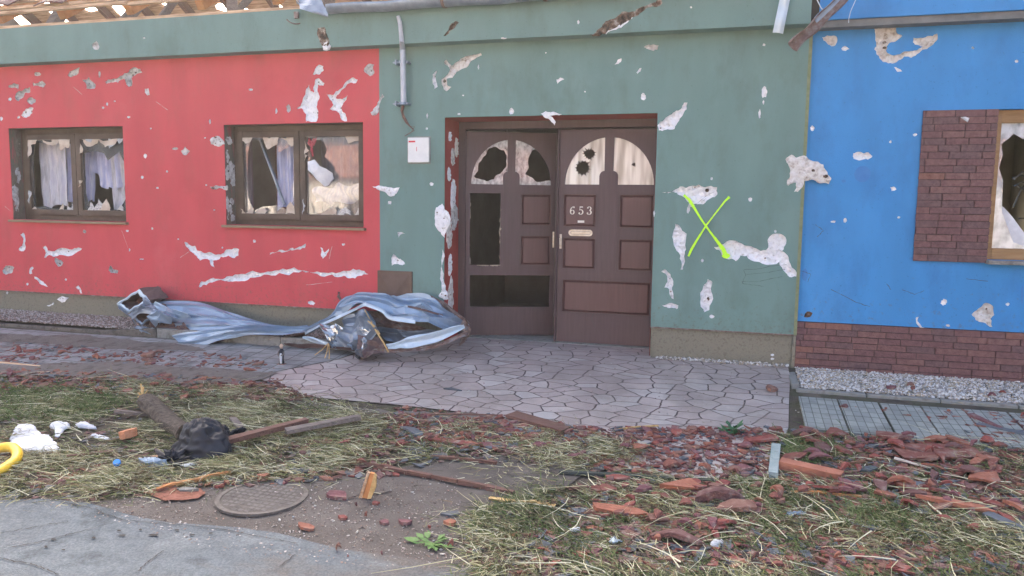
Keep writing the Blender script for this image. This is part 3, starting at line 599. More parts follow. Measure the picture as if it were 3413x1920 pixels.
# fascia with torn hole and long gash
FZ0, FZ1 = 2.810, 3.185
fch = [('B',[(385,225),(440,220),(460,280),(480,330),(485,375),(440,385),(420,370),(400,320),(380,270)],br_),('B',[(440,345),(470,335),(490,375),(480,400),(430,405),(425,370)],wc),
 ('C',[(400,285),(480,230),(530,170),(600,150),(660,95),(720,100),(800,65),(880,35),(930,20),(975,-10),(985,25),(940,55),(870,60),(800,110),(740,140),(690,180),(600,230),(530,270),(480,290),(430,292)],br_),
 ('C',[(530,262),(600,225),(690,175),(740,135),(745,145),(690,192),(610,240),(530,280)],wc),('B',[(1395,290),(1440,220),(1490,170),(1520,180),(1490,220),(1420,285)],br_),
 ('A',E2(770,370,25,38,9),mo_),('A',E2(1160,305,12,9,6),wc),('C',E2(308,178,10,20,6),wc),('C',E2(1215,58,10,8,6),wc),('B',E2(1880,308,24,7,6),wc)]
wall('fascia', house, rect(-14,FZ0,XG-.03,FZ1), [], -.15, M_green, fch, off=.15, label='grey green boxed eaves board with a long splintered gash')
mb = MB(); mb.box((-14,-.149+.04,FZ0+.02),(XG-.03,.3,FZ1)); mb.box((-14,-.1495,FZ0),(XG-.03,0,FZ0+.018)); mb.face([(XG-.0301,-.15,FZ0),(XG-.0301,0,FZ0),(XG-.0301,0,FZ1),(XG-.0301,-.15,FZ1)])
pbuild(mb, 'soffit', M_green, house)

# -------------------------------------------------- shell and rooms
def shell(par, x0, x1, cuts, y0=.23, ceil=(), rear=()):  # ceil and rear openings are added unseen to let daylight into the rooms
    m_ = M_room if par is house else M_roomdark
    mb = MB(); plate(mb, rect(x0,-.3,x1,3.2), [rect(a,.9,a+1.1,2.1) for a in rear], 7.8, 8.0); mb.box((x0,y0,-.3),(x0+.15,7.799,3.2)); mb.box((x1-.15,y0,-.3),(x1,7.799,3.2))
    for c in cuts: mb.box((c-.06,.5,-.02),(c+.06,7.799,2.718))
    pbuild(mb, 'interior_wall', m_, par)
    if par is house:                      # lining added to darken the hallway behind the front door
        mb = MB(); mb.box((-3.035,.5,.004),(-3.0,6,2.715)); mb.box((-2.999,3.2,.004),(-.52,3.24,2.715)); mb.box((-.55,.5,.004),(-.515,3.199,2.715)); pbuild(mb, 'hall_dark_lining', mat('hall_dark', ((.26,.235,.21),(.34,.31,.28)), .8, 3, .05, 20), par)
    mb = MB(); plate(mb, rect(x0+.152,y0,x1-.152,7.798), [rect(*c) for c in ceil], 0, .12, tf=lambda x, y, z: (x, z, 2.72+y)); o = pbuild(mb, 'ceiling', m_, par)
    mb = MB(); mb.box((x0+.152,.5,-.2),(x1-.152,7.798,.001)); pbuild(mb, 'interior_floor', m_, par)
shell(house, -14, .45, (-6.0,-3.1,-.45), ceil=((-9,1.4,-7,3.4),(-5.6,1.4,-3.6,3.2)), rear=(-10,-5,-2.2))
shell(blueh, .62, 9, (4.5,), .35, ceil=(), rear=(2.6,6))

# -------------------------------------------------- roof
sl_ = math.tan(math.radians(33)); RY, RZ = 4.0, 3.22+4.15*sl_
def rz(y): return 3.22+(y+.15)*sl_
mb = MB()
x = -13.8
while x < .5: mb = MB(); mb.beam((x,.22,rz(.22)-.04),(x,RY,rz(RY)-.04),.09,.15); pbuild(mb, 'rafter', M_orange, house); x += .92

mb = MB(); mb.box((-14,-.145,FZ1+.002),(-3.9,-.06,FZ1+.03)); o = pbuild(mb, 'eaves_board', M_rawwood, house)
for i, y in enumerate((-.10,.06,.24,.46,.72,1.0,1.3,1.62,1.95,2.3,2.65,3.0)):
    pass; x = -14
    while x < -3.3:
        l = R.uniform(1.4,3.4); xe = min(x+l, -3.3)
        if R.random() > .10: mb = MB(); mb.beam((x,y,rz(y)+.115+R.uniform(-.01,.01)),(xe-.02,y+R.uniform(-.02,.02),rz(y)+.115+R.uniform(-.02,.02)),.05,.032); pbuild(mb, 'roof_lath', M_rawwood, house)
        x = xe
# far slope seen from inside: boards with torn gaps
mb = MB(); holes = []
for _ in range(80):
    cx, cy = R.uniform(-13.5,-3.5), R.uniform(4.6,7.4); holes.append([tuple(p) for p in rough(ell(cx, cy, R.uniform(.12,.42), R.uniform(.12,.45), 6), .2, 1)])
keep = []
for h_ in holes:
    bx = (min(p[0] for p in h_), min(p[1] for p in h_), max(p[0] for p in h_), max(p[1] for p in h_))
    if all(bx[2] < q[0] or bx[0] > q[2] or bx[3] < q[1] or bx[1] > q[3] for _, q in keep): keep.append((h_, bx))
plate(mb, rect(-14,RY,.45,8.15), [k[0] for k in keep], 0, .05, tf=lambda x, y, z: (x, z, RZ-(z-RY)*sl_*.9+.1-y))
pbuild(mb, 'roof', M_rawwood, house)
mb = MB(); x = -13.7
while x < .5: mb = MB(); mb.beam((x,RY,rz(RY)-.05),(x,8.1,RZ-(8.1-RY)*sl_*.9-.03),.08,.14); pbuild(mb, 'rafter', M_oldwood, house); x += .92
for a, c in ((-13,-12.2),(-10.6,-9.9),(-8.3,-8.3),(-7.4,-6.9),(-5.4,-6.1),(-4.6,-4.4)): 
    mb = MB(); mb.beam((a,.6,2.9),(c,1.6,4.4),.12,.12); pbuild(mb, 'roof_strut', M_greywood, house); mb = MB(); mb.beam((a+.5,1.5,2.9),(c+1.0,2.5,4.6),.09,.09); pbuild(mb, 'roof_strut', M_greywood, house)
mb = MB(); mb.box((-14,2.0,2.86),(-3.4,2.12,3.35)); pbuild(mb, 'roof_strut', M_greywood, house)
for k in range(11):
    x = -8.6+k*.47+R.uniform(-.1,.1); y = R.uniform(-.05,.5); mb = MB(); mb.beam((x,y,rz(y)+.16),(x+R.uniform(-.5,.5),y+R.uniform(.1,.5),rz(y+.3)+R.uniform(.10,.30)),.035,.025,jit=.004); pbuild(mb, 'broken_lath', R.choice([M_oldwood, M_orange, M_greywood]), house)
# last tiles and rags left hanging on the laths
for x, y, s in ((-7.25,.10,.34),(-7.5,.42,.3),(-7.05,.35,.26),(-5.25,.15,.3),(-5.1,.42,.28),(-8.6,.5,.3),(-4.15,.12,.24),(-6.2,.6,.3),(-3.95,.35,.3),(-4.4,.5,.26),(-8.0,.15,.3),(-6.7,.12,.22),(-5.8,.30,.3),(-4.7,.10,.2)):
    mb = MB(); m_ = Matrix.Translation((x,y,rz(y)+.16)) @ Matrix.Rotation(math.radians(33),4,'X') @ Matrix.Rotation(R.uniform(-.3,.3),4,'Z')
    mb.grid(lambda u, v: m_ @ Vector(((u-.5)*s, (v-.5)*s*1.3, .03*math.sin(u*PI)+R.uniform(-.002,.002))), 6, 4); pbuild(mb, 'roof_tile', TILES[2], house, solid=.014)
# tiled slope still in place over the green part
mb = MB()
for i in range(15):
    for j in range(13):
        x = -3.25+i*.25; y = -.2+j*.32
        if i < 2 and R.random() < .5: continue
        m_ = Matrix.Translation((x,y,rz(y)+.14)) @ Matrix.Rotation(math.radians(30),4,'X') @ Matrix.Rotation(R.uniform(-.03,.03),4,'Z')
        mb.grid(lambda u, v: m_ @ Vector((u*.255, v*.36, .022*math.sin(u*2*PI))), 6, 2)
pbuild(mb, 'roof_covering', TILES[0], house, solid=.012)
mb = MB(); mb.face([(-14.0,.2,2.9),(-14.0,8,2.9),(-14.0,8,3.2),(-14.0,RY,RZ)]); pbuild(mb, 'gable', M_room, house); mb = MB(); mb.face([(.44,.0,3.0),(.44,8,3.0),(.44,8.1,RZ-4.1*sl_*.9),(.44,RY,RZ)]); pbuild(mb, 'gable', M_room, house)

# -------------------------------------------------- gutter and rainwater pipe
gp = [onwall('O', x, y, .24) for x, y in ((828,22),(1118,4),(1372,-14),(1700,-38),(2000,-60))]
mb = MB()
for a, c in zip(gp, gp[1:]):
    d = (c-a)
    def half(u, v, a=a, d=d):
        an = PI*(v*1.04-.02); p = a+d*u; sag = .006*math.sin(u*9)
        return Vector((p.x, p.y-.070*math.cos(an), p.z+.02-.068*math.sin(an)+sag+.0*u))
    mb.grid(half, 14, 12)
gut = pbuild(mb, 'gutter', M_zinc, house, smooth=True, solid=.004)
mb = MB()
for p in gp[1:4]:
    mb.grid(lambda u, v: Vector((p.x+(u-.5)*.028, p.y-.076*math.cos(PI*v), p.z+.02-.075*math.sin(PI*v))), 1, 12)
sub(mb, 'gutter_collar', M_rust, gut, house, solid=.003)
# crushed open end of the gutter
ep = lambda x, y, o: onwall('B', x, y, o)
mb = MB()
mb.grid(lambda u, v: (ep(205,-20,.20)*(1-v)+ep(250,70,.27)*v)*(1-u)+(ep(410,-20,.22)*(1-v)+ep(462,128,.30)*v)*u+Vector((0,.03*math.sin(u*5+v*4),.008*math.sin(v*11))), 10, 8)
mb.grid(lambda u, v: (ep(250,70,.27)*(1-v)+ep(360,105,.20)*v)*(1-u)+(ep(462,128,.30)*(1-v)+ep(470,60,.17)*v)*u+Vector((0,.012*math.sin(u*9),0)), 8, 6)
mb.grid(lambda u, v: (ep(205,-20,.20)*(1-v)+ep(215,30,.12)*v)*(1-u)+(ep(250,70,.27)*(1-v)+ep(300,60,.14)*v)*u, 6, 5)
sub(mb, 'crushed_end', M_zinc, gut, house, solid=.003)
mb = MB(); c0 = onwall('B',205,135,.17)
mb.tube([c0+Vector((.08*math.cos(a),-.05*math.sin(a*.7),.055*math.sin(a)-.01)) for a in [PI*1.1+i*PI*1.5/12 for i in range(13)]], .006, 6); mb.box((c0.x+.0,c0.y-.03,c0.z-.02),(c0.x+.04,c0.y,c0.z+.04),0)
sub(mb, 'gutter_hook', M_rust, gut, house)
pt = [onwall('B',1030,128,.20), onwall('B',1045,180,.19), onwall('B',1060,330,.175), onwall('B',1068,400,.085), onwall('B',1075,820,.075)]
mb = MB(); mb.tube(pt, [.017,.020,.023,.0275,.0275], 14); dp = pbuild(mb, 'downpipe', mat('galvanised_pipe', ((.36,.40,.44),(.47,.51,.55)), .45, 9, .1, 30, metal=.3), house, smooth=False)
for yy in (500, 833):
    c = onwall('B', 1070, yy, .075); mb = MB(); mb.tube([c-Vector((0,0,.012)), c+Vector((0,0,.012))], .034, 16); mb.box((c.x-.105,c.y+.0,c.z-.006),(c.x-.02,c.y+.015,c.z+.006)); mb.box((c.x-.075,c.y-.02,c.z-.022),(c.x-.06,c.y+.075,c.z+.022)); mb.box((c.x+.028,c.y-.008,c.z-.010),(c.x+.05,c.y+.075,c.z+.010))
    sub(mb, 'bracket', M_zinc, dp, house)
mb = MB(); mb.tube([onwall('B', x, y, o) for x, y, o in ((1072,850,.07),(1062,890,.06),(1075,940,.05),(1100,985,.05),(1125,1015,.055),(1150,1040,.05))], [.014,.015,.015,.013,.006,.004], 8)
mb.tube([onwall('B', x, y, o) for x, y, o in ((1150,1030,.05),(1160,1050,.05),(1130,1068,.04),(1085,1095,.02))], .0035, 5); mb.tube([onwall('B', x, y, .045) for x, y in ((1128,1020),(1165,1020),(1140,1055))], .003, 5)
sub(mb, 'cable', M_oldwood, dp, house)
# pale strip of sheet hanging from the eaves
mb = MB(); q = [onwall('C',1930,-10,.22),onwall('C',2012,-10,.22),onwall('C',1955,272,.20),onwall('C',1873,262,.20)]
mb.grid(lambda u, v: (q[0]*(1-u)+q[1]*u)*(1-v)+(q[3]*(1-u)+q[2]*u)*v+Vector((0,-.018*math.sin(u*PI)+.006*math.sin(v*7),0)), 6, 12)
o = pbuild(mb, 'metal_strip', M_sheetpale, house, solid=.003)

# -------------------------------------------------- boxes on the wall
a = onwall('B',1108,1308,.03); c = onwall('B',1278,1106,.03)
mb = MB(); mb.box((a.x-.012,-.004,a.z-.012),(c.x+.008,.02,c.z+.012)); box = pbuild(mb, 'meter_cabinet', M_concrete, house); box['label'] = 'small white meter cabinet in the green wall'
mb = MB(); mb.box((a.x,-.03,a.z),(c.x,-.0041,c.z),jit=.001); sub(mb, 'cabinet_door', M_white, box, house, bevel=.004)
mb = MB(); l0 = onwall('B',1115,1143,.032); l1 = onwall('B',1168,1136,.032); mb.box((l0.x,-.0325,l0.z-.004),(l1.x,-.0302,l1.z+.004)); l0 = onwall('B',1180,1200,.032); mb.box((l0.x-.002,-.0325,l0.z-.02),(l0.x+.002,-.0302,l0.z+.02)); sub(mb, 'cabinet_marking', M_redink, box, house)
a = onwall('F',692,1010,.02); c = onwall('F',913,784,.02)
mb = MB(); mb.box((a.x,-.02,ZR-.06),(c.x,.03,c.z)); gb = pbuild(mb, 'gas_cabinet', M_box, house, bevel=.003); gb['label'] = 'square brown metal gas cabinet low in the wall'
mb = MB(); x0, x1, z0, z1 = a.x+.025, c.x-.025, ZR-.04, c.z-.025; cx, cz = (x0+x1)/2, (z0+z1)/2
P = [(x0,-.0205,z0),(x1,-.0205,z0),(x1,-.0205,z1),(x0,-.0205,z1)]; Q = [(cx-.02,-.045,cz-.02),(cx+.02,-.045,cz-.02),(cx+.02,-.045,cz+.02),(cx-.02,-.045,cz+.02)]
for i in range(4): mb.face([P[i],P[(i+1)%4],Q[(i+1)%4],Q[i]])
mb.face(Q); sub(mb, 'cabinet_door', M_box, gb, house)
# scuffs and hairline scratches
M_scuff = mat('scuff_dark', ((.05,.07,.065),(.09,.12,.11)), .9, 40, 0)
M_scufflight = mat('scuff_light', ((.50,.50,.48),(.62,.62,.60)), .9, 40, 0)
def scuff(c, pts, w_, m, y0, par):
    P = [onwall(c, x, y, -y0+.0022) for x, y in pts]; mb = MB(); Q = []
    for a, b in zip(P, P[1:]):
        for k in range(5): Q.append(a+(b-a)*k/5+Vector((R.uniform(-.003,.003),0,R.uniform(-.003,.003))))
    Q.append(P[-1])
    for i in range(len(Q)-1):
        d = (Q[i+1]-Q[i]).normalized(); s1 = Vector((-d.z,0,d.x))*w_*R.uniform(.3,1)*.5; mb.face([Q[i]-s1,Q[i+1]-s1*.8,Q[i+1]+s1*.8,Q[i]+s1])
    pbuild(mb, 'scratch', m, par)
for pts in ([(1310,772),(1400,765),(1500,748),(1590,738)],[(1310,775),(1325,800),(1300,860),(1380,870),(1440,878)],[(1330,800),(1450,790),(1580,770)],[(1300,850),(1420,845),(1560,815)]): scuff('G', pts, .004, M_scuff, 0, house)
for pts in ([(350,1030),(330,1090),(355,1140)],[(1000,350),(1080,290),(1120,270)]): scuff('G', pts, .003, M_scuff, 0, house)
for c, pts in (('A',[(1255,820),(1350,885)]),('A',[(590,700),(660,760)]),('E',[(980,650),(1030,790)]),('E',[(1450,865),(1520,820)]),('E',[(40,455),(85,490)]),('F',[(230,870),(400,850)]),('F',[(380,700),(400,620)])): scuff(c, pts, .005, M_scufflight if c != 'F' else M_scufflight, 0, house)
for pts in ([(690,900),(850,980),(940,1010)],[(1150,900),(1230,930),(1290,905)],[(590,480),(640,520),(600,560)],[(500,780),(560,800),(540,850)],[(1560,830),(1700,845)],[(1050,860),(1075,900)]): scuff('H', pts, .006, MATS['blue_touchup'] if 'blue_touchup' in MATS else M_scuff, YB_, blueh)
# sprayed cross
mb = MB()
def stroke(mb, pts, y, off=.006, c='G'):
    P = [(onwall(c, x, yy, off), w_) for x, yy, w_ in pts]
    out = []
    for (p, w0), (q, w1) in zip(P, P[1:]):
        for k in range(6): t = k/6; out.append((p*(1-t)+q*t, (w0*(1-t)+w1*t)*R.uniform(.88,1.12)))
    out.append(P[-1])
    L = []; Rr = []
    for i, (p, w_) in enumerate(out):
        d = (out[min(i+1,len(out)-1)][0]-out[max(i-1,0)][0]); d.y = 0; d.normalize(); s = Vector((-d.z,0,d.x))*w_*.5; L.append(p+s); Rr.append(p-s)
    for i in range(len(L)-1): mb.face([L[i],L[i+1],Rr[i+1],Rr[i]])
stroke(mb, [(925,290,.020),(960,320,.026),(985,360,.024),(1040,450,.017),(1090,520,.015),(1150,600,.026),(1180,640,.036),(1200,690,.030)], 0, .0235)
stroke(mb, [(1220,302,.022),(1190,330,.014),(1120,420,.011),(1070,485,.012),(1010,580,.018),(975,640,.022),(955,685,.016)], 0, .0255)
mb2 = [onwall('G', x, y, .0265) for x, y in ell(1197,680,24,20,12)]; mb.face(mb2)
o = pbuild(mb, 'spray_cross', M_neon, house, solid=.001); o['label'] = 'fluorescent yellow green sprayed X'

# -------------------------------------------------- windows
def jag_hole(x0, z0, x1, z1, n=19, depth=.35, top=.5, bot=.5, side=.3):
    P = []; cx, cz = (x0+x1)/2, (z0+z1)/2
    for i in range(n):
        a = 2*PI*(i+R.uniform(-.3,.3))/n; c, s = math.cos(a), math.sin(a); k = 1/max(abs(c), abs(s))
        amt = top if s > .7 else (bot if s < -.7 else side); r = 1-(.05+R.random()**2*depth*amt*3.2 if R.random() < .55 else .02+R.random()*.10)
        P.append((cx+c*k*r*(x1-x0)/2, cz+s*k*r*(z1-z0)/2))
    return P
def window(par, W, y, fm, sm, panes, sill, sillm):
    x0, x1, z0, z1 = W
    mb = MB(); f = .055
    mb.box((x0,y,z0),(x0+f,y+.07,z1)); mb.box((x1-f,y,z0),(x1,y+.07,z1)); mb.box((x0+f,y,z1-f),(x1-f,y+.07,z1)); mb.box((x0+f,y,z0),(x1-f,y+.07,z0+f))
    win = pbuild(mb, 'window', fm, par, bevel=.004)
    mid = (x0+x1)/2; n = len(panes); wd = (x1-x0-2*f)/n
    for i, hole in enumerate(panes):
        a, c = x0+f+i*wd+.003, x0+f+(i+1)*wd-.003; b0, b1 = z0+f+.003, z1-f-.003; t = .062
        mb = MB(); ys = y-.022
        mb.box((a,ys,b0),(a+t,ys+.06,b1)); mb.box((c-t,ys,b0),(c,ys+.06,b1)); mb.box((a+t,ys,b1-t),(c-t,ys+.06,b1)); mb.box((a+t,ys,b0),(c-t,ys+.06,b0+t))
        sub(mb, 'sash', fm, win, par, bevel=.005)
        gx0, gx1, gz0, gz1 = a+t, c-t, b0+t, b1-t; yg = ys+.03
        holes = hole(gx0, gz0, gx1, gz1)
        mb = MB(); plate(mb, rect(gx0,gz0,gx1,gz1), [[tuple(p) for p in h] for h in holes], yg, yg+.004)
        g = sub(mb, 'pane', G_clear, win, par); g['label'] = 'smashed window pane with jagged glass left at the edges'
        # torn safety film and dusty shards still stuck in the rebate
        for k in range(R.randint(9,12)):
            side = R.random(); u = R.random(); w_ = R.uniform(.05,.20); hgt = R.uniform(.03,.14); sk = R.uniform(-.5,.5)*w_
            if side < .5: P = [(gx0+u*(gx1-gx0)-w_/2,gz0),(gx0+u*(gx1-gx0)+w_/2,gz0),(gx0+u*(gx1-gx0)+w_*.3+sk,gz0+hgt*.5),(gx0+u*(gx1-gx0)+sk,gz0+hgt)]
            elif side < .85: w_ *= 1.3; P = [(gx0+u*(gx1-gx0)-w_/2,gz1),(gx0+u*(gx1-gx0)+w_/2,gz1),(gx0+u*(gx1-gx0)+w_*.4,gz1-hgt*.6),(gx0+u*(gx1-gx0)+sk,gz1-hgt),(gx0+u*(gx1-gx0)-w_*.4,gz1-hgt*.45)]
            else:
                zz = gz0+u*(gz1-gz0); P = [(gx0,zz-w_/2),(gx0,zz+w_/2),(gx0+hgt*.5,zz+sk)]
            P = [(min(max(p[0],gx0),gx1), min(max(p[1],gz0),gz1)) for p in rough(P, .14, 2)]
            P = [p for q, p in enumerate(P) if p != P[q-1]]
            if len(P) < 4: continue
            mb = MB(); plate(mb, P, [], yg-.006-.003*k, tf=lambda x, yy, z: (x, yy-.12*abs(z-(gz0 if side < .5 else gz1))*R.uniform(.5,1), z))
            if mb.f: sub(mb, 'glass_shard', R.choice([M_torn, M_torn, G_milky]), win, par, solid=.002)
    mb = MB(); mb.box((x0-.03,-.045,z0-.028),(x1+.03,y,z0-.002)) if sill else None
    if sill: sub(mb, 'sill', sillm, win, par, bevel=.004)
    return win
w1 = window(house, W1, .16, M_frame, M_frame, [lambda *a: [jag_hole(*a, depth=.30)], lambda *a: [jag_hole(a[0],a[1],a[2],a[3]-.12, depth=.30)]], True, M_sill)
w1['label'] = 'brown two-sash window with smashed glass and grey lilac curtains'
def p2(a, b, c, d):
    s = onwall('O',780,345,-.17), onwall('O',845,475,-.17)
    P = [onwall('B',x,y,-.17) for x, y in ((285,1180),(300,1110),(350,1090),(420,1130),(460,1200),(440,1260),(520,1340),(510,1430),(430,1449),(380,1449),(300,1380),(330,1270))]
    return [[tuple(q) for q in rough([(min(max(p.x,a+.01),c-.01),min(max(p.z,b+.01),d-.01)) for p in P], .1, 1)]]
w2 = window(house, W2, .16, M_frame, M_frame, [lambda *a: [jag_hole(*a, depth=.24)], p2], True, M_sill)
w2['label'] = 'brown two-sash window beside the green wall with one pane almost whole'

def curtain(x0, x1, z0, z1, y, m, label, amp=.03, fr=26, rag=.05, gather=0):
    mb = MB(); ph = R.random()*6; nu = max(12, int((x1-x0)*60)); rg = [rag*max(0,.5+1.1*noise.noise(Vector((i*7.0/60+ph, ph, 2))))+R.uniform(0,.008) for i in range(nu+1)]
    def fn(u, v):
        i = int(u*nu); zz = z0+rg[i]+(z1-z0-rg[i])*v; xx = x0+(x1-x0)*u; xx = xx+(xx-(x0+x1)/2)*(-gather)*(1-abs(v-.3)*1.3)
        return Vector((xx, y+amp*math.sin(xx*fr*2+ph+math.sin(v*3)*1.2)+.012*noise.noise(Vector((xx*9,v*5,ph))), zz))
    mb.grid(fn, nu, 14); o = mb.build('curtain', m, smooth=True, origin=((x0+x1)/2,y,z1)); tag(o, label, 'curtain', 'torn curtains hanging inside the red wall windows'); return o
curtain(-7.90,-7.47,1.18,2.1,.33,M_curtgrey,'pale grey curtain at the left edge of the leftmost window',rag=.1)
curtain(-7.50,-7.12,1.24,2.1,.36,M_curt,'lilac blue curtain hanging in the left sash of the leftmost window',rag=.18)
curtain(-7.14,-6.72,1.42,2.1,.34,M_curt,'short lilac curtain torn off halfway, right sash of the leftmost window',rag=.2)
curtain(-6.86,-6.38,1.15,2.1,.37,M_curtgrey,'grey curtain at the right edge of the leftmost window',rag=.05)
curtain(-4.72,-4.40,1.18,2.1,.36,M_curt,'lilac curtain beside the slanting pole, left sash of the window near the door',rag=.1)
curtain(-4.20,-3.60,1.12,2.1,.45,mat('dark_net', ((.13,.125,.125),(.24,.23,.24),(.18,.18,.21)), .9, 6, .2, 40, stretch=(5,1,.5)),'wide dark grey curtain behind the nearly whole pane of the window near the door',amp=.04)
# things caught in the window near the door
mb = MB(); mb.beam(onwall('O',652,345,-.30), onwall('O',716,515,-.26), .028, .02); tag(mb.build('curtain_pole', M_zinc, origin=onwall('O',652,345,-.30)), 'thin grey pole slanting down in the smashed left sash near the door', 'pole')
a = onwall('O',613,545,-.42); c = onwall('O',630,335,-.42); mb = MB(); mb.box((a.x,.42,a.z-.2),(c.x,.45,c.z)); tag(mb.build('wall_board', M_pinkwood, origin=(a.x,.43,a.z)), 'narrow pinkish grey board just inside the smashed window near the door', 'board')
mb = MB(); mb.box((-4.98,.75,.6),(-4.62,.80,2.3)); tag(mb.build('wardrobe_side', M_oldwood, origin=(-4.8,.78,.6)), 'dark brown cupboard side seen through the smashed window near the door', 'cupboard')
P = [onwall('F',x,y,-.13) for x, y in ((250,75),(290,62),(330,105),(410,150),(412,185),(370,225),(345,235),(300,190),(255,130))]
mb = MB(); plate(mb, [tuple(q) for q in rough([(p.x,p.z) for p in P], .08, 1)], [], .125, .135, tf=lambda x, y, z: (x, y+.03*math.sin(z*14), z)); tag(mb.build('torn_sheet', M_netwhite, origin=(P[0].x,.13,P[0].z)), 'crumpled white sheet stuck in the hole of the window beside the green wall', 'sheet')
mb = MB(); cc = onwall('F',460,285,-.27)
mb.grid(lambda u, v: cc+Vector(((u-.5)*.62, .05*math.sin(u*11+v*5)-.03*math.sin(v*PI), (v-.5)*.20*(1-.6*abs(u-.5))+.05*(u-.4)+.02*math.sin(u*17))), 30, 10); tag(mb.build('bundled_curtain', M_curt, origin=cc, smooth=True), 'bundled lilac cloth behind the nearly whole pane near the door', 'cloth')
mb = MB()
for x, y, x2, y2 in ((285,1115,340,1190),(310,1100,330,1160),(350,1110,335,1200),(330,1170,345,1260),(375,1100,350,1170)): mb.tube([onwall('B',x,y,-.22), (onwall('B',x,y,-.22)+onwall('B',x2,y2,-.22))/2+Vector((.01,-.02,0)), onwall('B',x2,y2,-.22)], [.006,.016,.010], 6)
tag(mb.build('red_ribbon', mat('red_cloth', ((.50,.09,.12),(.6,.16,.18)), .8, 20, .2, 40), origin=onwall('B',320,1150,-.22)), 'small red ribbons at top of the hole in the nearly whole pane', 'ribbon')

# -------------------------------------------------- door leaves
LW, LH = .905, 2.045
def arcpane(side):
    uc, vb, vt = .5*LW, .747*LH, .964*LH; rx, ry = .445*LW, vt-vb; s = side; hw = .045*LW; bw = .092*LW; vs = .80*LH
    P = [(uc+s*(bw), vb)]
    for k in range(9): a = k/8*PI/2; P.append((uc+s*(hw*.95+(bw-hw*.95)*math.cos(a)), vs-.03+.05*math.sin(a)))
    P.append((uc+s*hw, vb+ry*math.sqrt(1-(hw/rx)**2)))
    a0 = math.acos(hw/rx)
    for k in range(1, 15): a = a0*(1-k/14); P.append((uc+s*rx*math.cos(a), vb+ry*math.sin(a)))
    return P
PAN = dict(ul=(.045,.548,.385,.703), ll=(.045,.350,.385,.498), ur=(.615,.548,.955,.703), lr=(.615,.350,.955,.498), low=(.05,.142,.95,.300))
def door_leaf(tf, void, tag_, panes):
    leaf_holes = [arcpane(-1), arcpane(1)]; R_ = {k: (v[0]*LW, v[1]*LH, v[2]*LW, v[3]*LH) for k, v in PAN.items()}
    if 'ul' in void: R_['ul'] = (.045*LW, .350*LH, .385*LW, .703*LH); R_.pop('ll')
    rects = [rect(*r) for r in R_.values()]
    mb = MB(); plate(mb, rect(0,0,LW,LH), leaf_holes+rects, 0, .045, tf=tf); leaf = pbuild(mb, 'door', M_wood, house); leaf['label'] = tag_
    bw = .092*LW; mb = MB(); P = [(.5*LW-bw, .34*LH), (.5*LW+bw, .34*LH)]+[(.5*LW+bw*math.cos(k*PI/12), .785*LH+.05*math.sin(k*PI/12)) for k in range(13)]
    plate(mb, P, [], -.006, 0.0, tf=tf); sub(mb, 'door_stile', M_wood, leaf, house)
    for k, r in R_.items():
        if k in void: continue
        mb = MB(); plate(mb, rect(r[0]-.0,r[1]-.0,r[2]+.0,r[3]+.0), [], .022, .035, tf=tf)
        g = .028; a = [(r[0]+.012,r[1]+.012),(r[2]-.012,r[1]+.012),(r[2]-.012,r[3]-.012),(r[0]+.012,r[3]-.012)]; c = [(r[0]+g,r[1]+g),(r[2]-g,r[1]+g),(r[2]-g,r[3]-g),(r[0]+g,r[3]-g)]
        for i in range(4): mb.face([tf(a[i][0],.0215,a[i][1]),tf(a[(i+1)%4][0],.0215,a[(i+1)%4][1]),tf(c[(i+1)%4][0],.006,c[(i+1)%4][1]),tf(c[i][0],.006,c[i][1])])
        mb.face([tf(p[0],.006,p[1]) for p in c]); sub(mb, 'door_panel', M_woodred, leaf, house)
        # moulding bead around the panel
        mb = MB(); 
        for i in range(4):
            q = rect(*r); mb.beam(tf(q[i][0],-.002,q[i][1]), tf(q[(i+1)%4][0],-.002,q[(i+1)%4][1]), .010, .010)
        sub(mb, 'panel_bead', M_wood, leaf, house)
    for s, (hs, m_) in zip((-1, 1), panes):
        mb = MB(); plate(mb, arcpane(s), hs(s), .02, .026, tf=tf)
        sub(mb, 'pane', m_, leaf, house)
    return leaf
lx = onwall('O',1404,600,-.4).x; tfR = lambda u, y, v: (lx+u*((DX1-.0)-lx)/LW, .40+y, v+.015)
def starhole(c, x, y, r, n=13, off=-.42):
    P = []
    for i in range(2*n): a = PI*i/n; q = r*(1.25 if i % 2 else .78)*R.uniform(.85,1.15); P.append((x+q*math.cos(a), y+q*.95*math.sin(a)))
    return [((onwall(c,a,b,off).x-lx)*LW/((DX1-0)-lx), onwall(c,a,b,off).z-.015) for a, b in P]
def ribbed():
    m = bpy.data.materials.new('ribbed_glass'); m.use_nodes = True; t = m.node_tree; N = t.nodes; L = t.links; b = N['Principled BSDF']; b.inputs['Roughness'].default_value = .22
    tc = N.new('ShaderNodeTexCoord'); mp = N.new('ShaderNodeMapping'); mp.inputs['Scale'].default_value = (1,1,.12); L.new(tc.outputs['Object'], mp.inputs[0])
    n = N.new('ShaderNodeTexNoise'); n.inputs['Scale'].default_value = 17; n.inputs['Detail'].default_value = 1.5; L.new(mp.outputs[0], n.inputs['Vector'])
    r = N.new('ShaderNodeValToRGB'); e = r.color_ramp.elements; e[0].position = .35; e[0].color = (.46,.42,.34,1); e[1].position = .58; e[1].color = (.84,.82,.73,1); L.new(n.outputs['Fac'], r.inputs[0]); L.new(r.outputs[0], b.inputs['Base Color'])
    bp = N.new('ShaderNodeBump'); bp.inputs['Strength'].default_value = .5; L.new(n.outputs['Fac'], bp.inputs['Height']); L.new(bp.outputs[0], b.inputs['Normal']); return m
M_rib = ribbed()
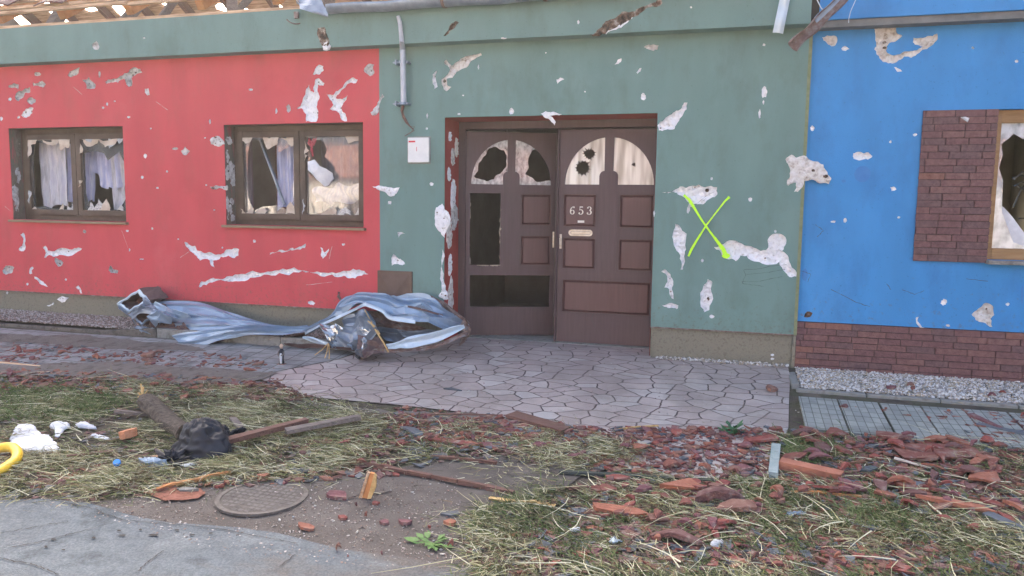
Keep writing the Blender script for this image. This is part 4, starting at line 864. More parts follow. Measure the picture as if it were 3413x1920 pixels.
right = door_leaf(tfR, (), 'closed dark brown door leaf with white number 653 and arched glass', [(lambda s: [starhole('C',395,1238,46), starhole('C',345,1350,58)], M_rib), (lambda s: [starhole('C',756,1326,17,3)], M_rib)])
HN = Vector((DX0+.075, .40, .015)); ang = math.radians(22)
tfL = lambda u, y, v: (HN.x+u*math.cos(ang)-y*math.sin(ang), HN.y+u*math.sin(ang)+y*math.cos(ang), v+.015)
def qloc(pts):
    out = []
    for x, y in pts:
        p = onwall('Q', x, y, -.46); out.append(((p.x-HN.x)/math.cos(ang)*1.0, p.z-.03))
    return [[tuple(q) for q in rough(out, .16, 2)]]
brkL = lambda s: qloc([(262,350),(300,285),(312,250),(345,240),(385,258),(402,295),(398,340),(380,372),(352,392),(335,418),(300,428),(268,415),(240,400),(262,372)])
brkR = lambda s: qloc([(522,255),(556,240),(590,280),(622,335),(632,425),(590,420),(560,428),(520,402),(490,385),(508,352),(505,300)])
left = door_leaf(tfL, ('ul','low'), 'dark brown door leaf standing ajar with two panels knocked out', [(brkL, G_milky), (brkR, G_milky)])
# splinters round the missing panels
mb = MB()
for _ in range(16):
    u = R.choice([.045,.05,.385])*LW; v = R.uniform(.36,.70)*LH; p = Vector(tfL(u,R.uniform(0,.03),v)); mb.beam(p, p+Vector((R.uniform(-.01,.015),-.01,R.uniform(-.07,.07))), .008, .005)
for _ in range(9):
    u = R.uniform(.06,.36)*LW; p = Vector(tfL(u,.0,.350*LH)); mb.beam(p, p+Vector((R.uniform(.03,.08),-.012,R.uniform(-.006,.006))), .012, .006)
sub(mb, 'splinters', M_torn, left, house)
# frame
mb = MB(); mb.box((DX0+.001,.375,0),(DX0+.072,.46,DZ)); mb.box((DX0+.072,.375,2.075),(DX1-.001,.46,DZ)); 
mb.box((lx-.018,.37,.012),(lx-.002,.40,2.07)); pbuild(mb, 'door_frame', M_wood, house, bevel=.004)
# numerals: serif strokes of changing width
mb = MB()
def glyph(strokes, px, py, s, y):
    for st in strokes:
        P = [(Vector((px+a*s, y, py+b*s)), w_*s) for a, b, w_ in st]; L = []; Q = []
        for i, (p, w_) in enumerate(P):
            d = P[min(i+1,len(P)-1)][0]-P[max(i-1,0)][0]; d.normalize(); sd_ = Vector((-d.z,0,d.x))*w_*.5; L.append(p+sd_); Q.append(p-sd_)
        for i in range(len(L)-1):
            mb.face([L[i],L[i+1],Q[i+1],Q[i]])
def arc(cx, cz, rx, rz_, a0, a1, w0, w1, n=14):
    out = []
    for k in range(n+1):
        t = k/n; a = math.radians(a0+(a1-a0)*t); thick = w1+(w0-w1)*abs(math.cos(a)); out.append((cx+rx*math.cos(a), cz+rz_*math.sin(a), thick))
    return out
G6 = [arc(.31,.27,.22,.25,0,360,.15,.05,22), arc(.50,.40,.42,.55,78,200,.14,.05), arc(.52,.86,.05,.05,0,360,.1,.1,8)]
G5 = [[(.17,.95,.06),(.17,.52,.06)], [(.14,.92,.13),(.55,.92,.13)], arc(.27,.30,.27,.29,125,-150,.15,.05,20), arc(.10,.16,.05,.05,0,360,.1,.1,8)]
G3 = [arc(.28,.74,.21,.22,150,-85,.14,.05), arc(.27,.27,.25,.26,85,-155,.16,.05), arc(.11,.83,.05,.05,0,360,.1,.1,8), arc(.08,.17,.05,.05,0,360,.1,.1,8)]
za = onwall('G',200,414,-.39); zb = onwall('G',200,362,-.39); s_ = zb.z-za.z
for gl, gx in ((G6,191),(G5,247),(G3,301)): glyph(gl, onwall('G',gx,400,-.39).x, za.z, s_, .3925 if False else .395)
o = sub(mb, 'house_number', M_digit, right, house, solid=.003); o['label'] = 'white serif numerals 653'
a = onwall('G',242,468,-.39); c = onwall('G',285,454,-.39); mb = MB(); mb.box((a.x,.388,a.z),(c.x,.3925,c.z)); sub(mb, 'name_plate', M_digit, right, house, bevel=.001)
a = onwall('G',182,552,-.38); c = onwall('G',337,515,-.38); mb = MB(); hh = (c.z-a.z)/2
def pill(x0, x1, z, h, n=8): return [(x1-h+h*math.cos(PI*k/n-PI/2), z+h*math.sin(PI*k/n-PI/2)) for k in range(n+1)]+[(x0+h+h*math.cos(PI*k/n+PI/2), z+h*math.sin(PI*k/n+PI/2)) for k in range(n+1)]
plate(mb, pill(a.x,c.x,a.z+hh,hh), [pill(a.x+.018,c.x-.018,a.z+hh,hh*.52)], .383, .398); ls = sub(mb, 'letter_slot', mat('aged_brass', ((.55,.46,.33),(.72,.66,.56)), .4, 30, .1, 60, metal=.3), right, house)
mb = MB(); plate(mb, pill(a.x+.022,c.x-.022,a.z+hh,hh*.42), [], .388, .394); sub(mb, 'slot_flap', MATS['aged_brass'], right, house)
mb = MB(); p = Vector(tfR(.02,-.004,.98)); mb.box((p.x-.004,p.y-.006,p.z-.07),(p.x+.016,p.y+.001,p.z+.07)); mb.tube([p+Vector((.006,-.005,.03)), p+Vector((.006,-.035,.03)), p+Vector((.010,-.040,-.03))], .007, 8); sub(mb, 'door_handle', MATS['aged_brass'], right, house)
mb = MB(); p = Vector(tfL(LW-.015,-.003,.98)); mb.box((p.x-.008,p.y-.005,p.z-.08),(p.x+.008,p.y-.0,p.z+.08)); sub(mb, 'lock_plate', MATS['aged_brass'], left, house)

# -------------------------------------------------- blue house
YB = .03
blu = [('D',[(790,300),(830,285),(900,290),(912,330),(890,370),(840,360),(800,325)],be),('D',[(945,390),(975,370),(1010,395),(980,410),(950,405)],wc),
 ('D',[(1195,195),(1230,190),(1250,230),(1280,225),(1300,190),(1340,185),(1380,200),(1390,265),(1435,290),(1400,320),(1350,340),(1310,375),(1305,410),(1340,440),(1400,440),(1450,415),(1520,410),(1570,390),(1600,375),(1540,360),(1520,340),(1525,305),(1600,305),(1680,290),(1715,270),(1710,330),(1660,375),(1600,400),(1540,450),(1500,465),(1450,455),(1390,500),(1320,510),(1280,500),(1230,440),(1210,400),(1225,340),(1215,260)],be),
 ('D',[(1370,540),(1400,550),(1435,575),(1395,580)],wc),('D',[(1040,1235),(1090,1222),(1120,1235),(1165,1228),(1195,1255),(1160,1285),(1100,1290),(1045,1280)],wc),
 ('H',[(1070,240),(1095,235),(1110,255),(1080,265)],wc),('H',[(1595,1060),(1640,1020),(1680,985),(1735,1010),(1740,1060),(1715,1085),(1728,1140),(1700,1130),(1670,1110),(1620,1095)],be),('H',[(1235,1080),(1252,1075),(1245,1100),(1275,1140),(1290,1143),(1262,1145)],wc),('H',[(515,1075),(535,1040),(570,1050),(555,1075)],br_)]
for q in ((2003,385,12,10),(2355,493,16,13),(1535,1085,20,12),(1340,1143,13,11),(712,1035,18,25),(1165,215,9,8)): blu.append(('D', E2(*q, 7), wc))
for q in ((703,462,18,9),(780,450,13,16),(1125,433,10,8),(1417,980,22,20),(1828,993,15,11),(1443,1130,13,9)): blu.append(('H', E2(*q, 7), wc))
ZB = .386
op3 = rect(W3[0],W3[2],W3[1],W3[3])
wall('wall', blueh, rect(XG+.004,ZB,9,ZT+.3), [op3], YB, M_blue, blu, .25, M_roomdark, 0, label='bright blue rendered front wall')
cc = onwall('H',892,155,-YB+.0); mb = MB(); mb.face([(cc.x+.062*math.cos(2*PI*k/26)*R.uniform(.97,1.03), YB-.0012, cc.z+.066*math.sin(2*PI*k/26)) for k in range(26)])
pbuild(mb, 'paint_spot', mat('blue_touchup', ((.05,.19,.47),(.06,.22,.50)), .8, 20, .1, 90), blueh)
for x, y, rx, ry in ((520,800,22,40),(1225,700,30,12),(1920,930,10,60),(770,200,16,10)):
    mb = MB(); mb.face([(p.x, YB-.0012, p.z) for p in [onwall('H',a,b,-YB) for a, b in ell(x,y,rx,ry,10)]]); pbuild(mb, 'paint_spot', MATS['blue_touchup'], blueh)
M_brick = [mat('brick_%d' % i, c, .85, 22, .5, 70) for i, c in enumerate([((.135,.072,.072),(.185,.10,.098)),((.155,.082,.077),(.215,.12,.11)),((.12,.072,.074),(.17,.105,.102)),((.19,.09,.07),(.24,.125,.10))])]
M_joint = mat('brick_joint', ((.060,.036,.036),(.09,.055,.052)), .95, 30, .3, 60)
def bricks(x0, z0, x1, z1, y, par, label, rh=.0535):
    mb = MB(); mb.box((x0,y-.012,z0),(x1,y+.06,z1), 4); n = round((z1-z0)/rh); rh = (z1-z0)/n
    for j in range(n):
        x = x0 - R.uniform(0, .18)
        while x < x1:
            l = R.uniform(.15,.235); a, c = max(x, x0-.004), min(x+l-.007, x1+.002)
            if c-a > .012: mb.box((a, y-.026+R.uniform(-.003,.003), z0+j*rh+.003),(c, y-.0121, z0+(j+1)*rh-.003), R.choice([0,0,1,1,2,2,3 if (j == n-1 or x < x0+.05) else 0]), jit=.0018)
            x += l
    o = pbuild(mb, 'brick_facing', M_brick+[M_joint], par); o['label'] = label
bricks(XG+.006, -.14, 9, ZB-.002, YB, blueh, 'dark red brick slip plinth')
bricks(BP[0], BP[1], BP[2]-.0, BP[3], YB, blueh, 'dark red brick slip panel beside the window')
bricks(W3[1]+.002, BP[1], W3[1]+.53, BP[3], YB, blueh, 'dark red brick slip panel right of the window')
P = [onwall('D',x,y,.0) for x, y in ((1905,945),(1940,940),(1975,950),(1960,985),(1930,965))]; chip(blueh, [(p.x,p.z) for p in P], -.0, wc, True)
mb = MB(); x0, x1, z0, z1 = W3; y = YB+.05
mb.box((x0,y,z0),(x0+.05,y+.07,z1)); mb.box((x1-.05,y,z0),(x1,y+.07,z1)); mb.box((x0+.05,y,z1-.10),(x1-.05,y+.07,z1)); mb.box((x0+.05,y,z0),(x1-.05,y+.07,z0+.09)); mb.box(((x0+x1)/2-.05,y,z0+.09),((x0+x1)/2+.05,y+.07,z1-.10))
win = pbuild(mb, 'window', M_tan, blueh, bevel=.005)
gx0, gx1, g0, g1 = x0+.05, (x0+x1)/2-.05, z0+.09, z1-.10
P = [onwall('D',x,y_,-.1) for x, y_ in ((2235,1160),(2300,1110),(2335,1075),(2415,1120),(2440,1060),(2500,1000),(2560,1090),(2640,1020),(2680,1200),(2600,1500),(2640,1900),(2450,2050),(2330,1950),(2240,1700),(2250,1450),(2215,1350),(2250,1250))]
mb = MB(); plate(mb, rect(gx0,g0,gx1,g1), [[(min(max(p.x,gx0+.008),gx1-.01),min(max(p.z,g0+.01),g1-.01)) for p in P]], y+.03, y+.035); sub(mb, 'pane', G_milky, win, blueh)
mb = MB(); plate(mb, rect(gx1+.1,g0,x1-.05,g1), [jag_hole(gx1+.1,g0,x1-.05,g1)], y+.03, y+.035); sub(mb, 'pane', G_clear, win, blueh)
mb = MB(); mb.box((x0-.004,-.06,z0-.032),(x1+.01,y,z0-.002)); sub(mb, 'sill', M_concrete, win, blueh, bevel=.004)
mb = MB(); P = [onwall('H',x,y_,-.16) for x, y_ in ((1750,300),(1755,340),(1800,370),(1850,430),(1900,500),(1960,570),(2050,640),(1735,640),(1738,400))]
plate(mb, [(p.x,p.z) for p in P], [], .15, .158, tf=lambda x, yy, z: (x, yy+.02*math.sin(x*30+z*12), z)); tag(mb.build('torn_curtain', M_netwhite, origin=(P[0].x,.15,P[0].z)), 'torn whitish curtain in the lower corner of the blue house window', 'curtain')
mb = MB()
for (a, b_, c, d) in ((1860,180,1960,175),(1870,230,1960,215),(1880,225,1960,300),(1860,370,1950,200),(1900,440,1960,470),(1870,190,1960,130)): mb.tube([onwall('H',a,b_,-.3), (onwall('H',a,b_,-.3)+onwall('H',c,d,-.5))/2+Vector((0,0,.02)), onwall('H',c,d,-.5)], .006, 6)
tag(mb.build('blind_rods', M_foil, origin=onwall('H',1900,220,-.4)), 'bent silver blind rods inside the blue house window', 'blind')
# blue fascia
b0 = onwall('D',1000,150,.12).z
mb = MB(); mb.box((XG+.03,-.12,b0),(9,.2,b0+.55)); fb = pbuild(mb, 'fascia', M_blue, blueh)
mb = MB(); mb.box((XG-.02,-.095,b0-.055),(9,.03,b0-.001)); pbuild(mb, 'soffit', mat('soffit_grey', ((.13,.14,.14),(.19,.20,.20)), .8, 8, .2, 40), blueh)
mb = MB(); mb.face([(XG,.0,3.3),(9,.0,3.3),(9,RY,RZ+.1),(XG,RY,RZ+.1)]); mb.face([(XG,RY,RZ+.1),(9,RY,RZ+.1),(9,8.1,3.4),(XG,8.1,3.4)]); pbuild(mb, 'roof', TILES[2], blueh, solid=.05)
# broken length of rainwater pipe hanging over the joint
a = onwall('C',2035,375,.42); c = onwall('C',2260,165,.36); e = onwall('C',2480,-60,.28)
def hp(u, v, a=a, c=c, e=e, r=.042, op=1.45):
    p = a*(1-u)**2+c*2*u*(1-u)+e*u*u; d = (e-a).normalized(); s = d.cross(Vector((0,-1,0))).normalized(); n = s.cross(d); an = (v-.5)*PI*op
    k = r*(1+.25*math.sin(u*14+v*3)*(1-u)); return p+s*math.sin(an)*k - n*math.cos(an)*k*.7
mb = MB(); mb.grid(hp, 22, 12); hpz = pbuild(mb, 'broken_gutter', M_rust, blueh, solid=.004); hpz['label'] = 'broken rusty gutter end hanging at the joint of the houses'
mb = MB(); c1, e1 = c*.55+e*.45, e; mb.grid(lambda u, v: hp(.45+u*.55, .15+v*.3, r=.050)+Vector((.01,-.02,0)), 10, 4); sub(mb, 'gutter_lining', M_zinc, hpz, blueh, solid=.003)
mb = MB()
for q in ([(2230,0),(2260,60),(2300,110)], [(2330,40),(2290,90),(2275,120)]): mb.tube([onwall('C',x,y_,.3) for x, y_ in q], .004, 5)
mb.tube([onwall('D',x,y_,.3) for x, y_ in ((1060,0),(1020,90),(1005,150),(1003,185))], .003, 5); pbuild(mb, 'loose_wire', M_sheetpale, blueh)
mb = MB(); mb.box((XG-.028,-.145,b0-.02),(XG+.03,.2,b0+.5)); pbuild(mb, 'fascia_gap_shade', M_dark, blueh)  # near-black box paints the shaded gap between the two fascias

# ================================================================= HOUSE ACROSS THE STREET (unseen, added for warm sunlit bounce and pane reflections)
opp = thing('terraced_house', 'unseen cream house across the street, added for warm bounce and pane reflections', 'house', (-2,-26,-.38))
M_cream = mat('cream_render', ((.52,.47,.41),(.60,.55,.48)), .9, 2, .2, 60)
mb = MB(); hs = [rect(x, .5, x+1.4, 1.6) for x in range(-26, 18, 4)]
plate(mb, rect(-30,-.4,20,2.7), hs, -26, -26.3); mb.box((-30,-33,-.4),(20,-26.8,2.65)); pbuild(mb, 'wall', M_cream, opp)
for h_ in hs:
    mb = MB(); mb.box((h_[0][0],-26.28,h_[0][1]),(h_[2][0],-26.22,h_[2][1])); pbuild(mb, 'window', M_frame, opp)
mb = MB(); mb.face([(-30,-25.6,2.6),(20,-25.6,2.6),(20,-29.5,4.4),(-30,-29.5,4.4)]); mb.face([(-30,-33.4,2.6),(20,-33.4,2.6),(20,-29.5,4.4),(-30,-29.5,4.4)]); pbuild(mb, 'roof', TILES[3], opp, solid=.08)
# ================================================================= CRUMPLED SHEET METAL
SO = onwall('N',1300,420,.4)
crump = thing('crumpled_sheet_metal', 'long crumpled pale blue roofing sheet lying against the wall beside the doorway', 'sheet metal', tuple(SO))
def spl(P, t):
    n = len(P)-1; s = t*n; i = min(int(s), n-1); f = s-i
    p0, p1, p2, p3 = P[max(i-1,0)], P[i], P[i+1], P[min(i+2,n)]
    return p1*(1-f)+p2*f if n < 3 else 0.5*((2*p1)+(p2-p0)*f+(2*p0-5*p1+4*p2-p3)*f*f+(3*p1-p0-3*p2+p3)*f**3)
def ribbon(top, bot, m, name='sheet_fold', folds=3, amp=.014, dent=.018, nu=44, nv=26, seed=0, c='N', belly=0, par=None, solid=.003):
    rr = random.Random(seed*7+1); LU, LV = max(3, nu//6), max(2, min(5, nv//4)); Hh = [[rr.uniform(-1,1) for _ in range(LV+2)] for _ in range(LU+2)]; ju = [rr.uniform(-.3,.3) for _ in range(LU+2)]
    def facet(u, v):
        a, b = u*LU, v*LV; i, j = min(int(a), LU-1), min(int(b), LV-1); f, g = a-i, b-j
        h00, h10, h01, h11 = Hh[i][j], Hh[i+1][j], Hh[i][j+1], Hh[i+1][j+1]
        if (i+j) % 2: return h00+(h10-h00)*f+(h11-h10)*g if f > g else h00+(h11-h01)*f+(h01-h00)*g
        return h00+(h10-h00)*f+(h01-h00)*g if f+g < 1 else h11+(h01-h11)*(1-f)+(h10-h11)*(1-g)
    T = [onwall(c, *p) for p in top]; B = [onwall(c, *p) for p in bot]; mb = MB()
    def fn(u, v):
        a, b = spl(T, u), spl(B, u); p = a*(1-v)+b*v; r = abs(((v*folds+.06*math.sin(u*5+seed)+.5/max(nv,1)) % 1)-.5)*2
        d = amp*1.6*max(0,1-r*3.2)+dent*1.1*facet(u, v)+dent*.4*noise.noise(Vector((u*3.2+seed, v*2, seed)))
        return p+Vector((0, -d-belly*math.sin(PI*v), d*.7))
    mb.grid(fn, nu, nv); return pbuild(mb, name, m, par or crump, solid=solid, origin=SO) if False else sub(mb, name, m, crump, crump, solid=solid)
# tail on the left
ribbon([(300,205,.18),(480,199,.16),(620,210,.15),(780,262,.15),(950,322,.18),(1130,365,.22),(1340,370,.28)], [(390,400,.40),(480,400,.42),(600,405,.44),(800,392,.45),(950,380,.44),(1130,382,.42),(1340,385,.40)], M_sheet, folds=3, seed=1, nu=60)
ribbon([(440,430,.52),(600,400,.50),(820,382,.50),(1000,372,.48),(1180,376,.46),(1340,372,.44)], [(525,512,.66),(640,498,.66),(780,462,.62),(950,428,.58),(1180,436,.54),(1330,405,.50)], M_sheet, folds=2, seed=5, nu=50, nv=18, amp=.022)
ribbon([(440,428,.525),(560,412,.53),(700,400,.53),(830,388,.52)], [(520,470,.60),(600,470,.60),(720,440,.58),(850,400,.55)], M_sheetpale, folds=1, seed=8, amp=.004, dent=.012)
ribbon([(330,215,.30),(400,240,.34),(460,270,.36),(560,300,.38)], [(330,330,.40),(400,330,.42),(470,320,.42),(555,312,.42)], M_sheetpale, folds=1, seed=12, dent=.05)
ribbon([(330,330,.38),(420,330,.40),(520,345,.40)], [(300,410,.42),(400,430,.46),(560,400,.46)], M_sheetback, 'underside_and_shadow', folds=1, seed=15, dent=.05)
ribbon([(540,505,.62),(700,478,.60),(950,428,.55),(1200,436,.50),(1320,410,.46)], [(600,470,.35),(720,470,.33),(950,450,.32),(1200,450,.30),(1330,430,.30)], M_sheetback, 'underside_and_shadow', folds=1, seed=17, dent=.02)  # dark brown ribbon paints the shadow beneath the tail
# twisted box end
for (q, o1) in ((((80,222),(228,125),(300,200),(150,285)), .30), (((165,292),(262,240),(330,300),(245,368)), .40)):
    C4 = [onwall('N', x, y, o1) for x, y in q]; D4 = [p+Vector((.09,.16,.02)) for p in C4]; mb = MB()
    for i in range(4): j = (i+1) % 4; mb.grid(lambda u, v: (C4[i]*(1-u)+C4[j]*u)*(1-v)+(D4[i]*(1-u)+D4[j]*u)*v+Vector((0,.01*math.sin(u*9),.008*math.sin(u*13+v*5))), 8, 5)
    mb.face(D4); sub(mb, 'box_fold', M_sheetback, crump, crump, solid=.003)
    mb = MB()
    for i in range(4):
        a, b = C4[i], C4[(i+1)%4]; s_ = Vector((0,-.006,0)); inn = (sum(C4, Vector((0,0,0)))/4); w_ = .30
        mb.grid(lambda u, v: (a*(1-u)+b*u)*(1-v*w_)+inn*(v*w_)+s_+Vector((0,-.008*math.sin(v*3),.006*math.sin(u*12))), 8, 2)
    sub(mb, 'box_rim', M_zinc if o1 > .35 else M_sheetpale, crump, crump, solid=.003)
ribbon([(80,225,.29),(140,280,.33),(200,340,.36)], [(110,270,.30),(165,310,.36),(215,380,.40)], M_zinc, folds=1, seed=21, dent=.04, nu=14, nv=5)
ribbon([(265,180,.28),(310,215,.32),(345,270,.36)], [(255,250,.34),(320,300,.40),(360,360,.44)], M_zinc, folds=1, seed=22, dent=.06, nu=14, nv=6)
ribbon([(200,370,.42),(260,370,.44),(340,400,.45)], [(230,420,.46),(300,430,.48),(420,440,.48)], M_zinc, folds=1, seed=23, dent=.06, nu=14, nv=6)
ribbon([(150,285,.40),(215,262,.42),(290,240,.42),(345,250,.42)], [(185,330,.44),(240,305,.46),(310,300,.46),(380,330,.46)], M_zinc, folds=1, seed=24, dent=.07, nu=14, nv=8)
ribbon([(300,300,.44),(370,270,.46),(450,290,.46)], [(310,360,.48),(390,352,.50),(480,335,.48)], M_sheet, folds=1, seed=25, dent=.08, nu=14, nv=8)
# hump in the middle
ribbon([(1320,372,.34),(1440,340,.30),(1500,280,.22),(1570,210,.16),(1700,166,.13),(1850,158,.11),(1950,172,.10),(2100,163,.10),(2180,192,.12),(2260,262,.18),(2390,338,.30)],
       [(1320,418,.46),(1450,345,.46),(1520,312,.46),(1600,280,.46),(1720,226,.44),(1830,272,.46),(1940,322,.48),(2050,345,.48),(2130,362,.46),(2250,378,.42),(2370,358,.36)], M_sheet, folds=3, seed=31, nu=66, nv=30, amp=.022, dent=.06)
ribbon([(1320,405,.47),(1450,342,.475),(1600,272,.475),(1700,222,.46),(1722,214,.455)], [(1320,425,.50),(1450,362,.50),(1600,292,.50),(1695,246,.48),(1720,238,.48)], M_sheetpale, 'sheet_edge', folds=1, seed=33, amp=0, dent=.006, nu=30, nv=3)
ribbon([(1718,212,.455),(1830,255,.475),(1880,300,.49),(1940,310,.49),(2050,335,.49)], [(1715,236,.48),(1820,275,.50),(1870,322,.51),(1940,340,.51),(2050,356,.51)], M_sheetpale, 'sheet_edge', folds=1, seed=34, amp=0, dent=.006, nu=30, nv=3)
ribbon([(2000,235,.34),(2120,262,.32),(2230,292,.30)], [(2000,248,.36),(2120,275,.34),(2235,306,.31)], M_sheetback, 'sheet_edge', folds=1, seed=36, amp=0, dent=.008, nu=20, nv=3)
# rusty rim on the right
ribbon([(2160,185,.10),(2230,205,.12),(2300,260,.18),(2400,335,.34)], [(2180,225,.12),(2250,262,.16),(2310,310,.26),(2395,352,.40)], M_rust, 'rusty_rim', folds=1, seed=41, dent=.06, nu=24, nv=6)
ribbon([(2385,338,.40),(2330,380,.48),(2370,365,.46),(2420,400,.40)], [(2420,395,.42),(2400,440,.44),(2360,470,.46),(2330,490,.44)], M_rust, 'rusty_rim', folds=1, seed=43, dent=.05, nu=18, nv=6)
# brown hollow under the hump
ribbon([(1740,262,.40),(1830,300,.36),(1950,345,.34),(2120,385,.32)], [(1760,400,.34),(1880,415,.32),(1980,412,.32),(2130,405,.32)], M_rust, 'underside_and_shadow', folds=1, seed=45, dent=.03)
ribbon([(1780,385,.36),(1950,392,.34),(2200,402,.34)], [(1860,470,.36),(2000,450,.34),(2230,420,.34)], M_zinc, folds=1, seed=46, dent=.03)
# long band lying on the paving
ribbon([(1858,492,.68),(1950,462,.67),(2050,430,.63),(2200,398,.57),(2370,354,.46)], [(1870,522,.74),(1950,518,.73),(2050,506,.70),(2200,470,.62),(2375,385,.50)], M_sheetpale, folds=1.2, seed=51, nu=50, nv=8, amp=.02, dent=.015)
ribbon([(1810,524,.70),(1950,520,.69),(2100,502,.66),(2250,460,.58),(2390,390,.48)], [(1750,548,.74),(1950,545,.73),(2100,530,.70),(2250,492,.62),(2400,430,.50)], M_rust, 'underside_and_shadow', folds=1, seed=53, nu=40, nv=5, dent=.02)
# silvery crumple in the middle
ribbon([(1560,300,.50),(1640,270,.48),(1720,262,.46),(1770,320,.50)], [(1540,480,.62),(1620,520,.66),(1720,505,.66),(1830,430,.62)], M_zinc, folds=4, seed=61, amp=.03, dent=.07, nu=16, nv=14)
ribbon([(1435,372,.55),(1510,345,.57),(1562,372,.56)], [(1470,465,.62),(1500,485,.64),(1540,440,.60)], M_foil, 'bright_fold', folds=1, seed=62, dent=.05, nu=7, nv=6)
ribbon([(1680,372,.56),(1730,352,.58),(1770,345,.57)], [(1700,440,.62),(1770,435,.64),(1825,425,.62)], M_foil, 'bright_fold', folds=1, seed=63, dent=.04, nu=6, nv=5)
ribbon([(1690,430,.66),(1720,450,.70),(1740,480,.70)], [(1640,560,.78),(1665,578,.80),(1700,590,.80)], M_foil, 'bright_fold', folds=2, seed=64, dent=.10, nu=8, nv=10)
ribbon([(1680,440,.62),(1750,450,.62),(1830,450,.60)], [(1690,590,.76),(1760,598,.78),(1850,530,.74)], M_sheetback, 'underside_and_shadow', folds=2, seed=65, dent=.06, nu=9, nv=8)
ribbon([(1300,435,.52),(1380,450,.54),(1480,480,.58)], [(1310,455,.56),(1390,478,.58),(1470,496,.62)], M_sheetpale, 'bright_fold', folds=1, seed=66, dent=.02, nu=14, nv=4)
ribbon([(1180,485,.50),(1300,490,.55),(1450,500,.60),(1640,515,.62)], [(1200,500,.52),(1320,515,.58),(1480,520,.62),(1640,530,.66)], M_sheetback, 'underside_and_shadow', folds=1, seed=67, dent=.02)
ribbon([(1480,480,.52),(1560,470,.54),(1640,490,.56)], [(1500,515,.62),(1560,522,.64),(1640,522,.66)], M_sheet, folds=1, seed=68, dent=.04)
for i, (pts) in enumerate(([(1758,350,.66),(1800,420,.72),(1840,480,.75),(1872,542,.76)], [(1725,330,.60),(1780,370,.66),(1815,425,.70)], [(1475,485,.64),(1465,540,.74),(1445,600,.80)], [(1470,487,.64),(1430,530,.72),(1385,562,.78)], [(1478,487,.64),(1482,540,.76),(1480,590,.80)], [(1715,262,.50),(1740,310,.58),(1765,350,.62)])):
    mb = MB(); P = [onwall('N', *p) for p in pts]; mb.tube(P, .007 if i < 2 else .004, 6); o = mb.build('wooden_splinter', M_splinter, origin=P[0])
    tag(o, ['long pale splinter leaning out of the crumpled sheet towards the paving','short pale splinter on the silvery crumpled fold','thin straw stalk under the silvery fold reaching down to the paving','thin straw stalk slanting left below the silvery fold','upright thin straw stalk below the silvery fold','thin stick in the hollow at top of the crumpled hump'][i], 'splinter', 'splinters caught in the crumpled sheet')
# post sticking up behind the hump
mb = MB(); P = [onwall('F', x, y, .05) for x, y in ((445,915),(440,940),(455,965))]; mb.tube(P, [.014,.018,.010], 7, jit=.2); tag(mb.build('bent_hook', M_rust, origin=P[2]), 'small dark bent hook above the crumpled sheet on the red wall', 'hook')

# ================================================================= DEBRIS ON THE GROUND
def shard(name, m, p, sx, sy, th, yaw, label, cat, group=None, tilt=.12, ribs=False, n=7, curve=0, shape=None, lift=0):
    """flat broken slab with an uneven outline, lying roughly on the ground"""
    P = shape or [tuple(q) for q in rough([(sx*.5*math.cos(a)*R.uniform(.65,1.35), sy*.5*math.sin(a)*R.uniform(.65,1.35)) for a in sorted(R.uniform(0, 2*PI) if n < 6 else 2*PI*(k+R.uniform(-.3,.3))/n for k in range(n))], .05, 0)]
    P = [(x, y) for x, y in P]
    rx, ry = R.uniform(-tilt, tilt), R.uniform(-tilt, tilt)
    M_ = Matrix.Rotation(yaw, 4, 'Z') @ Matrix.Rotation(rx, 4, 'X') @ Matrix.Rotation(ry, 4, 'Y')
    ex = [((i/6-.5)*sx, (j/6-.5)*sy) for i in range(1,6) for j in range(1,6)] if (ribs or curve) else []
    ex = [e for e in ex if inside(e, P)]
    ov, F = tris(P, (), ex); mb = MB(); low = 0
    def zz(x, y): return (curve*(1-(2*x/max(sx,.01))**2) if curve else 0)+(.006*math.sin(y*90) if ribs else 0)
    for s_, z0 in ((0, th), (1, 0)):
        b = len(mb.v)
        for q in ov: v = M_ @ Vector((q.x*(1-.04*s_), q.y*(1-.04*s_), z0+zz(q.x,q.y))); mb.v.append(tuple(v)); low = min(low, v.z)
        for f in F: mb.f.append(tuple(b+i for i in f)); mb.m.append(0)
    nn = len(P); L = len(ov)
    for i in range(nn): mb.f.append((i, (i+1)%nn, L+(i+1)%nn, L+i)); mb.m.append(0)
    o = mb.build(name, m, origin=(0,0,0)); o.location = (p[0], p[1], p[2]-low*.75+.004+lift); return tag(o, label, cat, group)

def board(name, m, a, b, wd, th, label, cat, c='O', za=0, zb=0, group=None, jit=.004, seg=1):
    A = ground(c, *a) if isinstance(a, tuple) and len(a) == 2 else Vector(a); B = ground(c, *b); A.z += th/2+.006+za; B.z += th/2+.006+zb
    mb = MB(); pr = A
    for k in range(seg):
        q = A+(B-A)*((k+1)/seg)
        if k < seg-1: q = q+Vector((R.uniform(-.015,.015), R.uniform(-.015,.015), R.uniform(0,.01)))
        w_ = wd*R.uniform(.8,1.1) if seg > 1 else wd; mb.beam(pr, q, w_, th, jit=jit); pr = q
    o = mb.build(name, m, origin=A, bevel=.002 if seg == 1 else 0); return tag(o, label, cat, group)

